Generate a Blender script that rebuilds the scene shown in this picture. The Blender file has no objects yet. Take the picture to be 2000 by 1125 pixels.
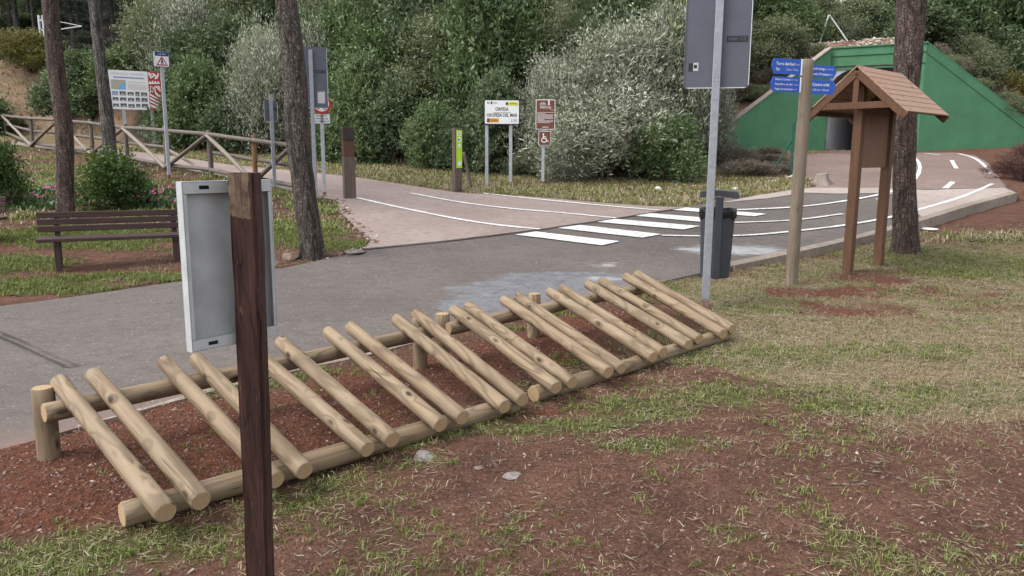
import bpy, bmesh, math, random
import numpy as np
from mathutils import Vector, Matrix
from mathutils.geometry import delaunay_2d_cdt

random.seed(7)
RNG = np.random.default_rng(7)
SC = bpy.context.scene
COL = SC.collection
R = math.radians

# ------------------------------------------------------------------ camera model (photo 2000 x 1125)
FPX = 1511.0
CAM_H = 1.6
TH = math.atan(257.0 / FPX)
AL = 0.006
F3 = np.array([0, math.cos(TH), -math.sin(TH)])
U0 = np.array([0, math.sin(TH), math.cos(TH)])
R0 = np.array([1.0, 0, 0])
RT = R0 * math.cos(AL) + U0 * math.sin(AL)
UP = U0 * math.cos(AL) - R0 * math.sin(AL)
CAM = np.array([0, 0, CAM_H])

def ray(u, v):
    return F3 + RT * ((u - 1000) / FPX) - UP * ((v - 562.5) / FPX)

def proj(p):
    d = np.asarray(p, float) - CAM
    z = d @ F3
    return 1000 + FPX * (d @ RT) / z, 562.5 - FPX * (d @ UP) / z

def at_y(u, v, y):
    r = ray(u, v)
    return CAM + r * (y / r[1])

def at_z(u, v, z):
    r = ray(u, v)
    return CAM + r * ((z - CAM_H) / r[2])

def z_at(x, y, v):
    """height on the vertical through (x, y) that shows at photo row v"""
    lo, hi = -5.0, 40.0
    for _ in range(50):
        m = (lo + hi) / 2
        if proj((x, y, m))[1] > v: lo = m
        else: hi = m
    return lo

# ------------------------------------------------------------------ noise
def _hash(ix, iy, seed):
    n = np.sin(ix * 127.1 + iy * 311.7 + seed * 74.7) * 43758.5453
    return n - np.floor(n)

def vnoise(x, y, s, seed=0):
    x = np.asarray(x, float) / s; y = np.asarray(y, float) / s
    ix = np.floor(x); iy = np.floor(y)
    fx = x - ix; fy = y - iy
    fx = fx * fx * (3 - 2 * fx); fy = fy * fy * (3 - 2 * fy)
    a = _hash(ix, iy, seed); b = _hash(ix + 1, iy, seed)
    c = _hash(ix, iy + 1, seed); d = _hash(ix + 1, iy + 1, seed)
    return (a * (1 - fx) + b * fx) * (1 - fy) + (c * (1 - fx) + d * fx) * fy

def fbm(x, y, s, seed=0, o=4):
    t = 0; a = 0.5
    for k in range(o):
        t = t + a * vnoise(x, y, s / 2 ** k, seed + k * 3.1); a *= 0.5
    return t / (1 - 0.5 ** o)

def sstep(a, b, x):
    t = np.clip((np.asarray(x, float) - a) / (b - a), 0, 1)
    return t * t * (3 - 2 * t)

# ------------------------------------------------------------------ terrain
def T(x, y):
    """paved level: flat in front, then climbing away from the camera"""
    x = np.asarray(x, float); y = np.asarray(y, float)
    sp = np.logaddexp(0, y - 9.0)
    return 0.083 * np.minimum(sp, 60) + 0.035 * np.maximum(0, x - 13) * sstep(22, 30, y)

def hit(u, v, h):
    r = ray(u, v)
    t0 = 1.0
    for t in np.concatenate([np.linspace(1, 12, 221), np.linspace(12.05, 120, 2000)]):
        p = CAM + r * t
        if p[2] < h(p[0], p[1]):
            lo, hi = t0, t
            for _ in range(30):
                m = (lo + hi) / 2; p = CAM + r * m
                if p[2] < h(p[0], p[1]): hi = m
                else: lo = m
            return CAM + r * hi
        t0 = t
    return CAM + r * 60

def GT(u, v): return hit(u, v, T)

def pip(px, py, poly):
    px = np.asarray(px, float); py = np.asarray(py, float)
    ins = np.zeros(px.shape, bool)
    n = len(poly)
    for i in range(n):
        x1, y1 = poly[i]; x2, y2 = poly[(i + 1) % n]
        if y1 == y2: continue
        c = ((y1 > py) != (y2 > py)) & (px < (x2 - x1) * (py - y1) / (y2 - y1) + x1)
        ins ^= c
    return ins

def chain(pts, fn=GT):
    return [tuple(fn(u, v)[:2]) for u, v in pts]

KERB_PX = [(1290, 551), (1390, 527), (1540, 497), (1640, 474), (1730, 452), (1810, 428), (1880, 406), (1985, 377)]
NEAR_PX = [(-260, 940), (0, 878), (110, 848), (280, 800), (430, 757), (560, 727), (730, 690), (900, 642), (1050, 604), (1180, 574)] + KERB_PX
UPPER_PX = [(1968, 366), (1950, 345), (1932, 320), (1905, 304), (1870, 298), (1790, 298), (1690, 298), (1600, 299), (1552, 302),
            (1562, 340), (1600, 358), (1585, 368), (1430, 388), (1340, 404)]
BACK_PX = [(1250, 402), (1050, 386), (890, 376), (760, 356), (700, 347), (600, 336), (450, 322), (300, 300), (150, 286), (20, 276)]
PATHNEAR_PX = [(20, 283), (150, 296), (300, 317), (420, 343), (520, 364), (600, 382), (655, 391), (665, 415), (695, 445), (728, 468), (705, 488)]
LEFT_PX = [(650, 502), (560, 522), (350, 549), (0, 598), (-260, 640)]
ROAD = chain(NEAR_PX + UPPER_PX + BACK_PX + PATHNEAR_PX + LEFT_PX)
KERB = chain(KERB_PX)
KX = np.array([p[0] for p in KERB]); KY = np.array([p[1] for p in KERB])
KD = np.array([0.01, 0.05, 0.10, 0.13, 0.15, 0.17, 0.18, 0.19])

# forest edge (foot of the bank) : world x -> y
EDGE_PX = [(-150, 264), (60, 264), (200, 280), (430, 298), (560, 307), (700, 320), (800, 331), (960, 345), (1120, 352), (1300, 354), (1390, 338)]
EDGE = chain(EDGE_PX)
EDGE = EDGE + [(7.1, 28.2), (7.8, 30.6), (8.4, 31.4)]
EX = np.array([p[0] for p in EDGE]); EY = np.array([p[1] for p in EDGE])

# tunnel frame
TA = R(31)
TAX = np.array([math.sin(TA), math.cos(TA)])          # into the tunnel
TLA = np.array([math.cos(TA), -math.sin(TA)])          # to the right along the headwall
TO = np.array(at_y(1693, 296, 31.6)[:2])
HW = 1.80
WL = TO - TLA * HW; WR = TO + TLA * HW
WL_END = np.array([8.35, 31.2]); WR_END = np.array([21.6, 31.4])
W_TOP = 5.95
ZL_END = 2.85; ZR_END = 2.3
WX = np.array([WL_END[0], WL[0], WR[0], WR_END[0]]); WY = np.array([WL_END[1], WL[1], WR[1], WR_END[1]])
WZ = np.array([ZL_END, W_TOP, W_TOP, ZR_END])

def hill(x, y):
    x = np.asarray(x, float); y = np.asarray(y, float)
    base = T(x, y)
    eb = np.interp(x, EX, EY) + 0.7
    bank = base + np.maximum(0, y - eb) * (0.62 + .75 * sstep(-15, -18, x))
    cap = 6.4 + 0.02 * np.maximum(0, y - 40) + 0.4 * (fbm(x, y, 4, 5) - 0.5)
    bank = np.where(y > eb, np.maximum(np.minimum(bank, cap), np.minimum(base, cap)), base)
    wy = np.interp(x, WX, WY) + 0.42
    wt = np.interp(x, WX, WZ) - 0.10
    tun = np.where(y > wy, np.minimum(np.maximum(wt + 0.42 * (y - wy), base * 0), np.maximum(cap, wt)), base)
    rb = np.where(y > 30.6 - 0.25 * (x - 21.6), np.minimum(base + 0.55 * (y - 30.6 + 0.25 * (x - 21.6)), cap), base)
    h = np.where(x < WX[0], bank, np.where(x > WX[3], rb, tun))
    far = np.maximum(0, y - 54) * (0.20 + 0.10 * sstep(10, -30, x)) * sstep(54, 70, y)
    return h + np.minimum(far, 30)

ROADB = ROAD
def ground(x, y):
    x = np.asarray(x, float); y = np.asarray(y, float)
    h = hill(x, y)
    ky = np.interp(x, KX, KY)
    amp = np.interp(x, KX, KD)
    right = (x > KX[0] - 0.2) & (y < ky + 0.15)
    h = h - np.where(right, amp * np.exp(-np.maximum(0, ky - y) / 5.0), 0)
    nb = fbm(x, y, 0.9, 2) - 0.5
    h = h + 0.05 * nb * sstep(0, 1, np.abs(y)) * (1 + 2 * sstep(12, 20, y) * (x < -3))
    h = h + 0.012 * (fbm(x, y, 0.16, 9, 2) - 0.5)
    return h

def G(u, v):
    p = hit(u, v, lambda x, y: float(ground(x, y)))
    return p

# ------------------------------------------------------------------ object helpers
def tag(o, label=None, cat=None, group=None, kind=None):
    if label: o["label"] = label
    if cat: o["category"] = cat
    if group: o["group"] = group
    if kind: o["kind"] = kind
    return o

def empty(name, loc, rz=0.0, label=None, cat=None, group=None):
    o = bpy.data.objects.new(name, None)
    o.empty_display_size = 0.2
    o.location = tuple(float(c) for c in loc); o.rotation_euler = (0, 0, rz)
    COL.objects.link(o)
    return tag(o, label, cat, group)

def link(name, me, parent=None, loc=None, mw=None):
    o = bpy.data.objects.new(name, me)
    COL.objects.link(o)
    if parent is not None: o.parent = parent
    if loc is not None: o.location = tuple(float(c) for c in loc)
    if mw is not None: o.matrix_local = mw
    return o

def copy_tree(o, parent=None):
    c = o.copy(); COL.objects.link(c)
    if parent is not None: c.parent = parent
    for ch in list(o.children): copy_tree(ch, c)
    return c

def mesh_np(name, verts, faces_n, k, mats, tint=None, midx=None, smooth=False):
    """verts (N,3), faces (M,k) all k-gons"""
    me = bpy.data.meshes.new(name)
    verts = np.ascontiguousarray(verts, dtype=np.float32); f = np.ascontiguousarray(faces_n, dtype=np.int32)
    me.vertices.add(len(verts)); me.vertices.foreach_set("co", verts.ravel())
    me.loops.add(f.size); me.loops.foreach_set("vertex_index", f.ravel())
    me.polygons.add(len(f))
    me.polygons.foreach_set("loop_start", np.arange(0, f.size, k, dtype=np.int32))
    me.polygons.foreach_set("loop_total", np.full(len(f), k, dtype=np.int32))
    if midx is not None: me.polygons.foreach_set("material_index", np.asarray(midx, dtype=np.int32))
    if smooth: me.polygons.foreach_set("use_smooth", np.ones(len(f), dtype=bool))
    me.update(calc_edges=True)
    for m in mats: me.materials.append(m)
    if tint is not None:
        a = me.attributes.new("tint", 'FLOAT', 'POINT'); a.data.foreach_set("value", np.asarray(tint, dtype=np.float32))
    return me

_text_cache = {}
def text_geo(s, bold=False):
    key = (s, bold)
    if key in _text_cache: return _text_cache[key]
    cu = bpy.data.curves.new("t", 'FONT'); cu.body = s; cu.size = 1.0
    cu.align_x = 'CENTER'; cu.align_y = 'CENTER'; cu.resolution_u = 2
    if bold: cu.offset = 0.018
    o = bpy.data.objects.new("t", cu)
    me = o.to_mesh()
    V = [tuple(v.co) for v in me.vertices]; Fc = [tuple(p.vertices) for p in me.polygons]
    o.to_mesh_clear(); bpy.data.objects.remove(o); bpy.data.curves.remove(cu)
    xs = [v[0] for v in V] or [0]
    _text_cache[key] = (V, Fc, max(xs) - min(xs))
    return _text_cache[key]

class MB:
    def __init__(self): self.v = []; self.f = []; self.m = []; self.s = []
    def add(self, V, Fc, mat=0, smooth=False, M=None):
        b = len(self.v)
        if M is not None: V = [tuple(M @ Vector(p)) for p in V]
        self.v += [tuple(float(c) for c in p) for p in V]
        for f in Fc:
            self.f.append([i + b for i in f]); self.m.append(mat); self.s.append(smooth)
        return self
    def box(self, c, size, mat=0, M=None, bev=0.0):
        if bev > 0:
            bm = bmesh.new(); bmesh.ops.create_cube(bm, size=1)
            bmesh.ops.scale(bm, vec=size, verts=bm.verts)
            bmesh.ops.bevel(bm, geom=bm.edges[:], offset=bev, segments=2, affect='EDGES', profile=0.5)
            bmesh.ops.translate(bm, vec=c, verts=bm.verts)
            bm.verts.index_update()
            V = [tuple(v.co) for v in bm.verts]; Fc = [[v.index for v in f.verts] for f in bm.faces]
            bm.free(); return self.add(V, Fc, mat, False, M)
        x, y, z = c; a, b, d = [s / 2 for s in size]
        V = [(x - a, y - b, z - d), (x + a, y - b, z - d), (x + a, y + b, z - d), (x - a, y + b, z - d),
             (x - a, y - b, z + d), (x + a, y - b, z + d), (x + a, y + b, z + d), (x - a, y + b, z + d)]
        Fc = [(0, 3, 2, 1), (4, 5, 6, 7), (0, 1, 5, 4), (1, 2, 6, 5), (2, 3, 7, 6), (3, 0, 4, 7)]
        return self.add(V, Fc, mat, False, M)
    def cyl(self, p0, p1, r0, r1=None, n=12, mat=0, capmat=None, smooth=True):
        r1 = r0 if r1 is None else r1
        p0 = Vector(p0); p1 = Vector(p1); d = (p1 - p0).normalized()
        q = d.to_track_quat('Z', 'Y').to_matrix()
        V = []
        for p, r in ((p0, r0), (p1, r1)):
            for i in range(n):
                a = 2 * math.pi * i / n
                V.append(tuple(p + q @ Vector((math.cos(a) * r, math.sin(a) * r, 0))))
        self.add(V, [(i, (i + 1) % n, n + (i + 1) % n, n + i) for i in range(n)], mat, smooth)
        b = len(self.v)
        self.v += V
        cm = mat if capmat is None else capmat
        self.f.append([b + i for i in range(n)][::-1]); self.m.append(cm); self.s.append(False)
        self.f.append([b + n + i for i in range(n)]); self.m.append(cm); self.s.append(False)
        return self
    def plate(self, pts, y, mat=0):
        """flat polygon in the xz plane facing -Y"""
        return self.add([(p[0], y, p[1]) for p in pts], [list(range(len(pts)))], mat)
    def rect(self, x0, z0, x1, z1, y, mat=0):
        return self.plate([(x0, z0), (x1, z0), (x1, z1), (x0, z1)], y, mat)
    def prism(self, pts, y0, y1, mat=0, M=None, edgemat=None):
        n = len(pts)
        V = [(p[0], y0, p[1]) for p in pts] + [(p[0], y1, p[1]) for p in pts]
        self.add(V, [list(range(n)), list(range(2 * n - 1, n - 1, -1))], mat, False, M)
        self.add(V, [(i, i + n, (i + 1) % n + n, (i + 1) % n) for i in range(n)], mat if edgemat is None else edgemat, False, M)
        return self
    def disc(self, cx, cz, r, y, mat=0, n=24, r_in=0.0, a0=0, a1=360):
        full = (a1 - a0) >= 360
        k = n if full else n + 1
        A = [R(a0 + (a1 - a0) * i / n) for i in range(k)]
        if r_in <= 0:
            return self.plate([(cx + r * math.cos(a), cz + r * math.sin(a)) for a in A], y, mat)
        V = [(cx + r * math.cos(a), y, cz + r * math.sin(a)) for a in A] + [(cx + r_in * math.cos(a), y, cz + r_in * math.sin(a)) for a in A]
        return self.add(V, [(i, (i + 1) % k, k + (i + 1) % k, k + i) for i in range(k if full else k - 1)], mat)
    def bar(self, x0, z0, x1, z1, w, y, mat=0):
        dx, dz = x1 - x0, z1 - z0; L = math.hypot(dx, dz) or 1; nx, nz = -dz / L * w / 2, dx / L * w / 2
        return self.plate([(x0 - nx, z0 - nz), (x1 - nx, z1 - nz), (x1 + nx, z1 + nz), (x0 + nx, z0 + nz)], y, mat)
    def text(self, s, x, z, h, y, mat=0, bold=False, width=None, M=None, align='c'):
        V, Fc, w = text_geo(s, bold)
        sx = h if width is None else width / max(w, 1e-6)
        dx = x if align == 'c' else (x + w * sx / 2 if align == 'l' else x - w * sx / 2)
        return self.add([(p[0] * sx + dx, y, p[1] * h + z) for p in V], Fc, mat, False, M)
    def rrect(self, x0, z0, x1, z1, r, k=4):
        P = []
        for cx, cz, a in ((x1 - r, z1 - r, 0), (x0 + r, z1 - r, 90), (x0 + r, z0 + r, 180), (x1 - r, z0 + r, 270)):
            for i in range(k + 1):
                t = R(a + 90 * i / k); P.append((cx + r * math.cos(t), cz + r * math.sin(t)))
        return P
    def mesh(self, name, mats):
        me = bpy.data.meshes.new(name)
        me.from_pydata(self.v, [], self.f)
        me.polygons.foreach_set("material_index", np.array(self.m, dtype=np.int32))
        me.polygons.foreach_set("use_smooth", np.array(self.s, dtype=bool))
        for m in (mats if isinstance(mats, (list, tuple)) else [mats]): me.materials.append(m)
        me.update(); return me
    def build(self, name, mats, parent=None, loc=None):
        return link(name, self.mesh(name, mats), parent, loc)

# ------------------------------------------------------------------ materials
class NT:
    def __init__(self, name):
        self.mat = bpy.data.materials.new(name); self.mat.use_nodes = True
        self.t = self.mat.node_tree; self.n = self.t.nodes; self.l = self.t.links
        self.n.clear()
        self.out = self.n.new("ShaderNodeOutputMaterial")
        self.b = self.n.new("ShaderNodeBsdfPrincipled")
        self.l.new(self.b.outputs[0], self.out.inputs[0])
        self.b.inputs['Specular IOR Level'].default_value = 0.3
    def node(self, t, **kw):
        n = self.n.new(t)
        for k, v in kw.items(): setattr(n, k, v)
        return n
    def put(self, sock, val):
        if hasattr(val, 'is_linked') or isinstance(val, bpy.types.NodeSocket): self.l.new(val, sock)
        else:
            if isinstance(val, tuple) and len(val) == 3 and sock.type == 'RGBA': val = val + (1,)
            sock.default_value = val
    def coords(self, kind='Object', scale=(1, 1, 1), rand=False):
        tc = self.node("ShaderNodeTexCoord"); s = tc.outputs[kind]
        if rand:
            oi = self.node("ShaderNodeObjectInfo")
            m = self.node("ShaderNodeMath", operation='MULTIPLY'); self.put(m.inputs[0], oi.outputs['Random']); m.inputs[1].default_value = 37.0
            a = self.node("ShaderNodeVectorMath", operation='ADD'); self.put(a.inputs[0], s); self.put(a.inputs[1], m.outputs[0]); s = a.outputs[0]
        mp = self.node("ShaderNodeMapping"); mp.inputs['Scale'].default_value = scale
        self.put(mp.inputs['Vector'], s); return mp.outputs[0]
    def noise(self, vec, scale, detail=4, rough=0.55, dist=0.0):
        n = self.node("ShaderNodeTexNoise"); self.put(n.inputs['Vector'], vec)
        n.inputs['Scale'].default_value = scale; n.inputs['Detail'].default_value = detail
        n.inputs['Roughness'].default_value = rough; n.inputs['Distortion'].default_value = dist
        return n.outputs[0]
    def voro(self, vec, scale, feature='F1', out='Distance', rnd=1.0):
        n = self.node("ShaderNodeTexVoronoi", feature=feature); self.put(n.inputs['Vector'], vec)
        n.inputs['Scale'].default_value = scale; n.inputs['Randomness'].default_value = rnd
        return n.outputs[out]
    def ramp(self, fac, stops):
        n = self.node("ShaderNodeValToRGB"); e = n.color_ramp.elements
        while len(e) > 1: e.remove(e[-1])
        for i, (p, c) in enumerate(stops):
            x = e[0] if i == 0 else e.new(p)
            x.position = p
            if not isinstance(c, tuple): c = (c, c, c)
            x.color = c + (1,) if len(c) == 3 else c
        self.put(n.inputs[0], fac); return n.outputs[0]
    def mix(self, fac, a, b, mode='MIX'):
        n = self.node("ShaderNodeMix", data_type='RGBA', blend_type=mode)
        self.put(n.inputs[0], fac); self.put(n.inputs[6], a); self.put(n.inputs[7], b)
        return n.outputs[2]
    def math(self, op, a, b=0.0, clamp=False):
        n = self.node("ShaderNodeMath", operation=op, use_clamp=clamp)
        self.put(n.inputs[0], a); self.put(n.inputs[1], b); return n.outputs[0]
    def attr(self, name):
        n = self.node("ShaderNodeAttribute", attribute_name=name); return n.outputs['Fac']
    def bump(self, h, strength=0.3, dist=0.02):
        n = self.node("ShaderNodeBump"); n.inputs['Strength'].default_value = strength; n.inputs['Distance'].default_value = dist
        self.put(n.inputs['Height'], h); self.put(self.b.inputs['Normal'], n.outputs[0]); return n.outputs[0]
    def color(self, c): self.put(self.b.inputs['Base Color'], c); return self
    def rough(self, r): self.put(self.b.inputs['Roughness'], r); return self

def flat_mat(name, c, rough=0.6, var=0.15, scale=6.0, metal=0.0, bump=0.0, rand=True, dirt=0.0):
    t = NT(name); v = t.coords('Object', rand=rand)
    n = t.noise(v, scale, 5, 0.6)
    lo = tuple(x * (1 - var) for x in c); hi = tuple(min(1, x * (1 + var)) for x in c)
    col = t.ramp(n, [(0.3, lo), (0.7, hi)])
    if dirt > 0:
        d = t.noise(v, scale * 0.35, 8, 0.7)
        m = t.ramp(d, [(0.48, 0.0), (0.75, dirt)])
        col = t.mix(m, col, (0.09, 0.075, 0.06))
    t.color(col); t.rough(rough); t.b.inputs['Metallic'].default_value = metal
    if bump: t.bump(t.noise(v, scale * 8, 4), bump, 0.01)
    return t.mat

def wood_mat(name, dark, mid, light, knots=True, grain=1.0, rough=0.7, bump=0.35, cracks=True):
    """timber with the grain along local Z"""
    t = NT(name)
    v = t.coords('Object', (1, 1, 0.12), rand=True)
    n1 = t.noise(v, 22 * grain, 5, 0.6, 1.2)
    n2 = t.noise(t.coords('Object', (1, 1, 0.03), rand=True), 60 * grain, 4, 0.6)
    base = t.ramp(n1, [(0.25, dark), (0.5, mid), (0.78, light)])
    base = t.mix(0.45, base, t.ramp(n2, [(0.3, dark), (0.6, light)]))
    big = t.noise(t.coords('Object', (1, 1, 0.5), rand=True), 3.0, 3)
    base = t.mix(t.ramp(big, [(0.35, 0.0), (0.7, 0.45)]), base, mid)
    h = n2
    if knots:
        vv = t.coords('Object', (1, 1, 0.55), rand=True)
        k = t.voro(vv, 4.6)
        ring = t.ramp(k, [(0.0, 1.0), (0.075, 1.0), (0.11, 0.25), (0.2, 0.0)])
        base = t.mix(ring, base, tuple(c * 0.34 for c in dark))
    if cracks:
        c = t.noise(t.coords('Object', (1, 1, 0.02), rand=True), 26, 2, 0.4)
        cm = t.ramp(c, [(0.485, 0.0), (0.5, 1.0), (0.515, 0.0)])
        msk = t.ramp(t.noise(t.coords('Object', (1, 1, 1), rand=True), 2.2, 2), [(0.52, 0.0), (0.6, 0.75)])
        cm = t.math('MULTIPLY', cm, msk)
        base = t.mix(cm, base, tuple(x * 0.25 for x in dark))
    t.color(base); t.rough(rough); t.bump(h, bump, 0.004)
    return t.mat

def endgrain_mat(name, a, b):
    t = NT(name); v = t.coords('Object', (1, 1, 0.0))
    w = t.node("ShaderNodeTexWave", wave_type='RINGS', rings_direction='SPHERICAL'); t.put(w.inputs['Vector'], v)
    w.inputs['Scale'].default_value = 26; w.inputs['Distortion'].default_value = 1.5; w.inputs['Detail'].default_value = 2
    c = t.ramp(w.outputs[1], [(0.2, a), (0.8, b)])
    c = t.mix(t.ramp(t.noise(v, 30, 3), [(0.4, 0.0), (0.7, 0.5)]), c, a)
    t.color(c); t.rough(0.85); return t.mat

def leaf_mat(name, dark, mid, light, trans=0.25, rough=0.5):
    t = NT(name)
    f = t.attr("tint")
    oi = t.node("ShaderNodeObjectInfo")
    f2 = t.math('ADD', f, t.math('MULTIPLY', t.math('SUBTRACT', oi.outputs['Random'], 0.5), 0.22), True)
    c = t.ramp(f2, [(0.0, dark), (0.5, mid), (1.0, light)])
    t.color(c); t.rough(rough)
    tr = t.node("ShaderNodeBsdfTranslucent"); t.put(tr.inputs[0], t.mix(0.5, c, (0.12, 0.16, 0.02)))
    mx = t.node("ShaderNodeMixShader"); mx.inputs[0].default_value = trans
    t.l.new(t.b.outputs[0], mx.inputs[1]); t.l.new(tr.outputs[0], mx.inputs[2]); t.l.new(mx.outputs[0], t.out.inputs[0])
    return t.mat

M = {}
def log_mat(name, dark, mid, light):
    t = NT(name)
    v = t.coords('Object', (1, 1, 1), rand=True)
    vk = t.coords('Object', (1, 1, .5), rand=True)
    k = t.voro(vk, 8.5)
    bulge = t.ramp(k, [(0.0, 1.0), (0.14, .6), (0.36, 0.0)])
    low = t.noise(t.coords('Object', (1, 1, 0.16), rand=True), 4.2, 2, .5, .4)
    f = t.math('ADD', t.math('MULTIPLY', low, 62.0), t.math('MULTIPLY', bulge, 8.0))
    ring = t.math('ADD', t.math('MULTIPLY', t.math('SINE', f), .5), .5)
    line = t.ramp(ring, [(0.0, 0.0), (0.55, 0.12), (0.9, .8), (1.0, 1.0)])
    n2 = t.noise(t.coords('Object', (1, 1, 0.03), rand=True), 60, 4, 0.6)
    base = t.ramp(t.noise(t.coords('Object', (1, 1, .4), rand=True), 4.5, 4, .6), [(.3, mid), (.7, light)])
    base = t.mix(t.math('MULTIPLY', line, t.ramp(t.noise(v, 3, 2), [(.3, .35), (.7, .75)])), base, dark)
    base = t.mix(t.ramp(n2, [(.3, .35), (.55, 0.)]), base, dark)
    knot = t.ramp(k, [(0.0, 1.0), (0.10, .95), (0.14, 0.35), (0.22, 0.0)])
    base = t.mix(knot, base, tuple(c * .30 for c in dark))
    ck = t.noise(t.coords('Object', (1, 1, .02), rand=True), 24, 2, .4)
    cm = t.math('MULTIPLY', t.ramp(ck, [(.487, 0.), (.5, 1.), (.513, 0.)]), t.ramp(t.noise(v, 2.4, 2), [(.5, 0.), (.58, .85)]))
    base = t.mix(cm, base, tuple(c * .2 for c in dark))
    wz = t.noise(v, 1.1, 3, .6)
    base = t.mix(t.ramp(wz, [(.45, 0.), (.75, .45)]), base, (0.20, 0.155, 0.105))
    t.color(base); t.rough(.68); t.bump(t.math('SUBTRACT', n2, t.math('ADD', t.math('MULTIPLY', line, .3), cm)), .4, .004)
    return t.mat
M['log'] = log_mat('fresh_log', (0.085, 0.053, 0.029), (0.20, 0.142, 0.086), (0.285, 0.218, 0.142))
M['log_end'] = endgrain_mat('log_end', (0.31, 0.21, 0.115), (0.40, 0.285, 0.17))
M['log_orange'] = wood_mat('orange_post_wood', (0.11, 0.055, 0.028), (0.17, 0.085, 0.04), (0.23, 0.125, 0.06))
M['notch'] = wood_mat('sleeper_notch', (0.05, 0.022, 0.016), (0.09, 0.04, 0.028), (0.13, 0.065, 0.045), knots=False)
M['pole_wood'] = wood_mat('fingerpost_wood', (0.085, 0.066, 0.048), (0.16, 0.125, 0.092), (0.235, 0.19, 0.145))
M['stain'] = wood_mat('dark_stained_post', (0.016, 0.0065, 0.005), (0.032, 0.0135, 0.0105), (0.062, 0.028, 0.021), knots=False, grain=1.2, rough=0.6, bump=0.5)
M['stain_bare'] = wood_mat('bare_patch', (0.08, 0.045, 0.028), (0.15, 0.10, 0.065), (0.24, 0.16, 0.11), knots=False)
M['kiosk'] = wood_mat('kiosk_timber', (0.050, 0.023, 0.012), (0.092, 0.044, 0.023), (0.132, 0.067, 0.037), knots=True, bump=0.2)
M['kiosk_panel'] = wood_mat('kiosk_panel_timber', (0.115, 0.055, 0.033), (0.155, 0.077, 0.046), (0.19, 0.10, 0.06), knots=False, bump=0.15, cracks=False)
M['kiosk_roof'] = wood_mat('kiosk_roof_timber', (0.17, 0.098, 0.064), (0.28, 0.172, 0.117), (0.385, 0.255, 0.185), knots=True)
M['bench'] = wood_mat('bench_slats', (0.030, 0.018, 0.016), (0.052, 0.030, 0.027), (0.075, 0.046, 0.042), knots=False, bump=0.15, cracks=False)
M['sleeper'] = wood_mat('old_sleeper', (0.045, 0.033, 0.028), (0.095, 0.070, 0.058), (0.16, 0.115, 0.095), knots=False, bump=0.6)
M['sleeper_dark'] = wood_mat('old_sleeper_dark', (0.018, 0.014, 0.012), (0.035, 0.026, 0.022), (0.06, 0.045, 0.038), knots=False, bump=0.6)
M['fence'] = wood_mat('fence_pole', (0.055, 0.044, 0.037), (0.11, 0.09, 0.077), (0.18, 0.15, 0.13), knots=False)
M['fence_light'] = wood_mat('fence_brace', (0.12, 0.098, 0.08), (0.205, 0.175, 0.145), (0.29, 0.25, 0.215), knots=False)
M['galv'] = flat_mat('galvanised_steel', (0.27, 0.285, 0.31), 0.45, 0.14, 18, 0.35, dirt=0.25)
M['galv_rust'] = flat_mat('rusty_pole_foot', (0.17, 0.115, 0.085), 0.8, 0.3, 20)
M['galv_far'] = flat_mat('galvanised_far', (0.36, 0.38, 0.41), 0.5, 0.1, 10, 0.15)
M['sign_back'] = flat_mat('grey_sign_back', (0.088, 0.094, 0.118), 0.5, 0.09, 5, 0.1, dirt=0.12)
M['sign_edge'] = flat_mat('sign_edge', (0.55, 0.56, 0.58), 0.5, 0.1, 5)
M['alu'] = flat_mat('aluminium_tray', (0.47, 0.49, 0.495), 0.5, 0.12, 5, 0.2, dirt=0.5)
M['alu_edge'] = flat_mat('aluminium_flange', (0.46, 0.48, 0.485), 0.45, 0.14, 9, 0.2, dirt=0.4)
M['white'] = flat_mat('sign_white', (0.72, 0.73, 0.74), 0.45, 0.05, 3)
M['black'] = flat_mat('black_print', (0.02, 0.02, 0.022), 0.5, 0.1)
M['dark'] = flat_mat('dark_void', (0.012, 0.012, 0.013), 0.9, 0.1)
M['red'] = flat_mat('sign_red', (0.42, 0.035, 0.03), 0.45, 0.08)
M['crest_red'] = flat_mat('crest_red', (0.36, 0.045, 0.035), 0.5, 0.1)
M['blue'] = flat_mat('finger_blue', (0.025, 0.095, 0.46), 0.4, 0.07)
M['navy'] = flat_mat('header_blue', (0.02, 0.04, 0.19), 0.45, 0.08)
M['yellow'] = flat_mat('logo_yellow', (0.62, 0.62, 0.05), 0.5, 0.06)
M['orange'] = flat_mat('logo_orange', (0.62, 0.30, 0.04), 0.5, 0.08)
M['lime'] = flat_mat('lime_strip', (0.36, 0.58, 0.015), 0.45, 0.07)
M['brown_sign'] = flat_mat('brown_sign', (0.15, 0.052, 0.032), 0.45, 0.08)
M['sea'] = flat_mat('map_sea', (0.14, 0.40, 0.72), 0.5, 0.1)
M['map_land'] = flat_mat('map_land', (0.36, 0.37, 0.30), 0.5, 0.4, 40)
M['photo_dark'] = flat_mat('printed_photo', (0.10, 0.10, 0.10), 0.5, 0.9, 30)
M['print_blue'] = flat_mat('print_blue', (0.22, 0.26, 0.45), 0.5, 0.2, 30)
M['print_grey'] = flat_mat('print_grey', (0.42, 0.42, 0.45), 0.5, 0.2, 30)
M['print_pink'] = flat_mat('print_pink', (0.58, 0.48, 0.47), 0.5, 0.1, 30)
M['bin'] = flat_mat('bin_plastic', (0.040, 0.044, 0.054), 0.42, 0.12, 8, dirt=0.2)
M['bag'] = flat_mat('black_bag', (0.010, 0.010, 0.012), 0.25, 0.2, 8)
M['green_post'] = flat_mat('green_fence_post', (0.02, 0.085, 0.065), 0.5, 0.12)
M['white_paint'] = flat_mat('white_strut', (0.62, 0.63, 0.62), 0.5, 0.1)
M['wire'] = flat_mat('fence_wire', (0.10, 0.16, 0.14), 0.5, 0.1)
M['paper'] = flat_mat('paper_sticker', (0.42, 0.42, 0.44), 0.6, 0.06)
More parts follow.
